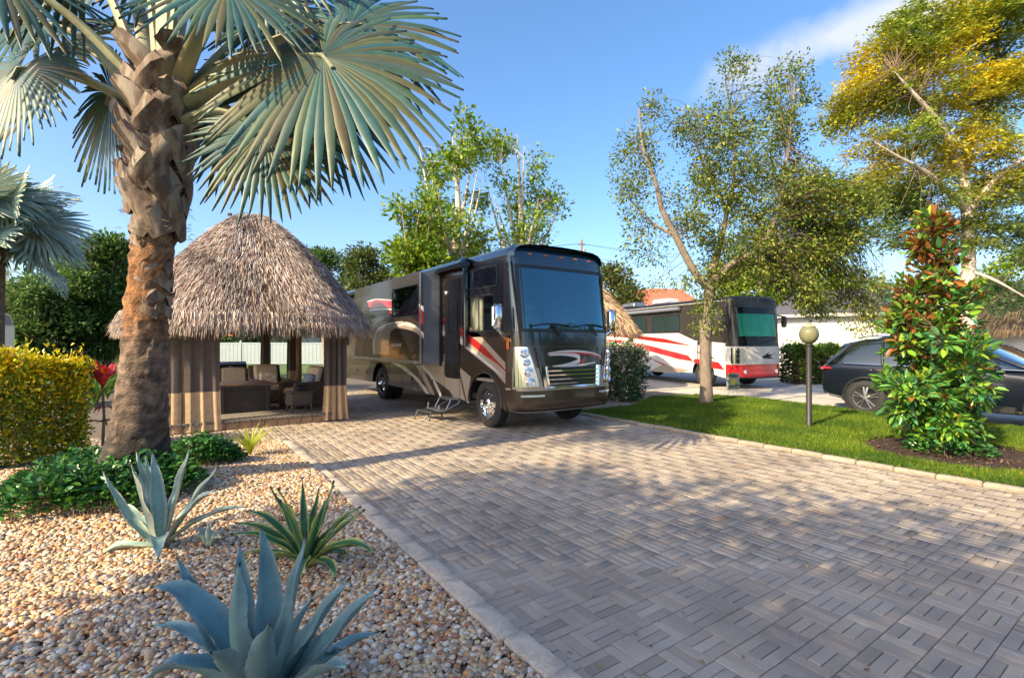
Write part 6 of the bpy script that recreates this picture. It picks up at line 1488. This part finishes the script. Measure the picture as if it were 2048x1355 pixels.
suv('black sports utility car partly hidden by the magnolia', (rwc.x+.88, rwc.y-3.93*1.1, -.02), 0, m_carblk, 1.1)
p = PZ(2010, 700, 22.0); suv('dark blue car beyond the black car at the right edge', (p.x+.5, p.y-1.5, -.02), R(-25), m_carblu)

# ------------------------------------------------------------------ lamp post and yard sign
b = G(1618, 857); t = thing('lamp_post', 'dark garden lamp post with round amber-grey globe on the lawn', 'lamp post', (b.x, b.y, .02)); sc_ = 1.0
mb = MB(); mb.lathe([(.0,0),(.075,0),(.075,.02),(.055,.05),(.052,1.68),(.07,1.70),(.07,1.74),(0,1.74)], 20); part('pole', mb, M('post_paint', (.03,.028,.03), .5, var=.15), t, 40, local=True)
mb = MB(); mb.lathe([(.06,1.740),(.11,1.765),(.165,1.840),(.185,1.920),(.18,1.990),(.15,2.055),(.11,2.080)], 28); part('globe', mb, glass('globe_glass', (.62,.60,.40), 1.5, .1, (.26,.26,.15), .62), t, 60, local=True)
mb = MB(); mb.lathe([(.115,2.075),(.13,2.085),(.12,2.110),(.06,2.130),(.03,2.170),(0,2.172)], 24); part('cap', mb, M('lamp_cap', (.28,.27,.18), .5), t, 40, local=True)
mb = MB(); mb.lathe([(.03,1.740),(.03,1.820),(.035,1.880),(.02,1.930),(0,1.935)], 12); part('bulb', mb, M('bulb_glass', (.5,.5,.45), .3), t, 40, local=True)
b = G(1466, 797); t = thing('yard_sign', 'small grey garden sign on wire legs beside the oak trunk', 'sign', (b.x, b.y, .0), -TH+.15)
mb = MB(); mb.box((0,0,.55),(.44,.012,.52)); part('board', mb, M('sign_board', (.30,.32,.30), .6, var=.35, vs=7, var2=((.10,.16,.08), 6, .45, .62)), t, local=True)
mb = MB()
for k in range(5): mb.box((-.13+.065*k,-.009,.72),(.045,.006,.07))
mb.box((0,-.009,.42),(.30,.006,.02)); mb.box((0,-.009,.37),(.24,.006,.014)); part('print', mb, m_trim, t, local=True, kind='stuff')
mb = MB(); mb.lathe([(0,.004),(.09,.003),(.09,0)], 12, Matrix.Translation((0,-.007,.54)) @ Matrix.Rotation(R(90),4,'X')); part('emblem', mb, M('sign_yellow', (.5,.42,.05), .6), t, local=True)
for s in (-1,1):
    mb = MB(); mb.tube([(s*.14,0,0),(s*.14,0,.32)], .006, 5); part('leg', mb, m_alu, t, local=True)
# drain cover on the concrete
b = G(1700, 808); mb = MB(); mb.lathe([(0,.012),(.34,.012),(.36,.004),(.36,-.02)], 24, Matrix.Translation((b.x,b.y,-.015))); 
mb.box((b.x,b.y,0),(.04,.5,.012)); solo('drain_cover', mb, m_trim, 'dark round drain cover in the concrete near the rear tyre of the black car', 'drain cover', base=(b.x,b.y,-.015))

# ------------------------------------------------------------------ buildings, fence, pole
m_wallw = M('white_wall', (.56,.555,.54), .8, var=.06, vs=2)
m_shing = M('dark_shingle', (.085,.085,.11), .8, var=.4, vs=9, bump=.5, bs=30)
m_redroof = M('red_tile', (.42,.13,.07), .8, var=.25, vs=6, bump=.6, bs=20)
m_orange = M('ochre_wall', (.55,.27,.09), .85, var=.15, vs=2)
m_glassd = M('house_glass', (.03,.04,.045), .05, var=.1, spec=.8)
def house(name, label, a, b, dpt, hw_, hr, wall, roof, lap=True, over=.45, windows=()):
    """front wall from a to b, body behind it"""
    a, b = Vector((a[0],a[1],0)), Vector((b[0],b[1],0)); d = b-a; L = d.length; rz = math.atan2(d.y, d.x); t = thing(name, label, 'house', (a.x,a.y,0), rz); kw = dict(local=True)
    mb = MB(); mb.box((L/2,dpt/2,hw_/2),(L,dpt,hw_)); wl = part('wall', mb, wall, t, **kw)
    if lap:
        for k in range(int((hw_-.55)/.16)):
            mb = MB() if k == 0 else mb
            if k == 0:
                mb.box((L/2,-.008,.08),(L,.016,.15)); me = mesh_of('siding_board', mb, wall)
            o = link('siding_board', me, wl); o.location = (0,-.004*(k % 2),.12+.16*k)
    mb = MB(); o = over
    mb.add([(-o,-o,hw_),(L+o,-o,hw_),(L+o,dpt+o,hw_),(-o,dpt+o,hw_),(L*.12,dpt/2,hw_+hr),(L*.88,dpt/2,hw_+hr)], [(0,1,5,4),(1,2,5),(2,3,4,5),(3,0,4),(0,3,2,1)]); rf = part('roof', mb, roof, t, **kw)
    sl = math.hypot(dpt/2+o, hr); n_ = int(sl/.34)
    for k in range(n_):                                  # shingle courses on the front slope
        f = (k+.5)/n_; w0 = (L+2*o)*(1-f*.80); m2 = MB(); m2.box((L/2, -o+(dpt/2+o)*f-.03, hw_+hr*f+.03),(w0,.36,.035),mat=Matrix.Rotation(math.atan2(hr,dpt/2+o),4,'X')); part('shingle_course', m2, roof, rf, **kw)
    mb = MB(); mb.box((L/2,-o-.01,hw_-.06),(L+2*o,.03,.16)); part('fascia', mb, m_wallw, t, **kw)
    for (x, z, w, h_) in windows:
        mb = MB(); mb.box((x,-.03,z),(w+.16,.04,h_+.16)); f = part('window', mb, m_wallw, t, **kw); mb = MB(); mb.box((x,-.05,z),(w,.02,h_)); part('pane', mb, m_glassd, f, **kw); mb = MB(); mb.box((x,-.062,z),(.04,.012,h_)); part('mullion', mb, m_wallw, f, **kw)
    return t
a, b = PZ(1545, 700, 27.5), PZ(1795, 700, 24.0)
house('white_house', 'white boarded house with dark shingle roof behind the flowering hedge', a, b, 7, 3.25, 1.5, m_wallw, m_shing, windows=((5.4,1.6,1.0,1.0),))
a, b = PZ(1285, 700, 52), PZ(1400, 700, 52)
house('red_roofed_house', 'distant house with red tiled roof behind the red and white motorhome', a, b, 8, 5.6, 2.2, m_orange, m_redroof, lap=False, windows=((2,3.5,1.1,1.3),(4.4,3.5,1.1,1.3)))
a, b = PZ(40, 700, 30), PZ(165, 700, 30)
house('ochre_house', 'ochre walled house glimpsed through the dark trees at the far left', a, b, 5, 2.5, .5, m_orange, m_shing, lap=False)
a, b = PZ(455, 700, 50), PZ(610, 700, 50)
house('tan_house', 'pale tan house standing beyond the white fence behind the hut', a, b, 8, 2.9, 1.6, M('tan_wall', (.55,.45,.34), .85, var=.1), m_shing, lap=False, windows=((2.5,1.6,1.2,1.2),))
p = PZ(2060, 690, 26); house('white_cottage', 'low white walls under the golden thatch at the right edge', (p.x-2.2, p.y-2.0), (p.x+2.2, p.y-2.0), 4, 2.25, .3, m_wallw, m_shing, over=.05, lap=False, windows=((3.2,1.5,.5,.6),))
# vinyl fence
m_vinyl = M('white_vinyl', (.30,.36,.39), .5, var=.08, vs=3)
fa, fb = PZ(250, 700, 40), PZ(760, 700, 40); d = fb-fa; L = Vector((d.x,d.y,0)).length; rz = math.atan2(d.y, d.x)
t = thing('vinyl_fence', 'long white vinyl fence across the lawn behind the hut', 'fence', (fa.x,fa.y,-.07), rz)
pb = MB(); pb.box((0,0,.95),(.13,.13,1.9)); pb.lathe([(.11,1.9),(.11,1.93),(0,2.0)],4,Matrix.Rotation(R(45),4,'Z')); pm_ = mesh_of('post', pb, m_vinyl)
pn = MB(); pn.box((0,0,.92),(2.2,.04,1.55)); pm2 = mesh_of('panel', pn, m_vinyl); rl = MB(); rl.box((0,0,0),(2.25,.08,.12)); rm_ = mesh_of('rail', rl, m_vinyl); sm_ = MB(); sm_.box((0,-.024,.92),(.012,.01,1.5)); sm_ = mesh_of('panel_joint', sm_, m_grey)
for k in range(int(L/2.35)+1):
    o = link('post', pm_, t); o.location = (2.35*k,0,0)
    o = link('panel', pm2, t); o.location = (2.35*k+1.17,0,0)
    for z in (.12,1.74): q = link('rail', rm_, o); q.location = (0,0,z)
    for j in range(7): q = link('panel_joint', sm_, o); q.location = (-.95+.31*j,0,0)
# white vehicle at the far left
Z = 14.6; A = PZ(-125, 700, Z); t = thing('white_van', 'white camper with dark roof box at the left edge behind the hedge', 'camper', (A.x, A.y, 0), R(11.5)); W_ = 1.62
mb = MB(); pr = [(0,.55),(W_*.98,.55),(W_,.9),(W_*.99,2.3),(W_*.93,2.66),(W_*.8,2.76),(0,2.78)]; mb.prism([(x,0,z) for x,z in pr], (0,5,0)); part('body', mb, m_white, t, 30, local=True)
mb = MB(); mb.prism([(x,-.012,z) for x,z in [(0,2.32),(W_*.97,2.32),(W_*.92,2.62),(W_*.8,2.71),(0,2.72)]], (0,.02,0)); part('rear_window', mb, m_grey, t, local=True)
mb = MB(); mb.box((W_*.5,1.2,2.92),(W_*.75,1.6,.28),ch=.06); part('roof_box', mb, m_trim, t, 40, local=True)
mb = MB(); mb.box((W_/2,-.03,.66),(W_,.08,.22),ch=.03); part('bumper', mb, m_red, t, 40, local=True)
mb = MB(); mb.box((W_-.12,-.02,.98),(.10,.05,.36),ch=.015); part('tail_light', mb, m_tail, t, 40, local=True)
for x in (.15, W_-.15):
    for y in (1.0, 3.9):
        mb = MB(); mb.lathe(tyre_prof(.36,.22,.22), 24, Matrix.Translation((x,y,.36)) @ Matrix.Rotation(R(90),4,'Y')); w = part('wheel', mb, m_rubber, t, 40, local=True)
        mb = MB(); mb.lathe([(.22,.07),(.1,.1),(0,.1)], 16, Matrix.Translation((x,y,.36)) @ Matrix.Rotation(R(90),4,'Y')); part('rim', mb, m_alu, w, 40, local=True)
# utility pole
Z = 60; b = PZ(1163, 690, Z); t = thing('utility_pole', 'thin wooden utility pole on the skyline behind the motorhome', 'pole', (b.x,b.y,-.07)); top = HC+(HY-478)*Z/FPX
mb = MB(); mb.tube([(0,0,0),(0,0,top)], [.20,.14], 8); part('pole', mb, m_bark, t, 40, local=True)
for k, z in enumerate((top-.6, top-2.2)):
    mb = MB(); mb.box((0,0,z),(1.6 if k else 1.0,.12,.12),rz=-.3); part('crossarm', mb, m_bark, t, local=True)
mb = MB(); mb.lathe([(0,0),(.22,0),(.22,.8),(0,.85)], 12, Matrix.Translation((.25,-.2,top-2.0))); part('transformer', mb, m_alu, t, 40, local=True)
for k, (z, x0) in enumerate(((top-.55,.4),(top-.55,-.4),(top-2.15,0))):
    P0 = PZ(700, 480+16*k, 75); P1 = Vector((b.x+x0,b.y,z)); P2 = PZ(1560, 500+12*k, 66); mb = MB()
    P = [P0.lerp(P1,i/10)-UP*(1.0*math.sin(math.pi*i/10)) for i in range(11)]+[P1.lerp(P2,i/10)-UP*(1.0*math.sin(math.pi*i/10)) for i in range(1,11)]
    mb.tube(P, .014, 4); part('wire', mb, m_trim, t)
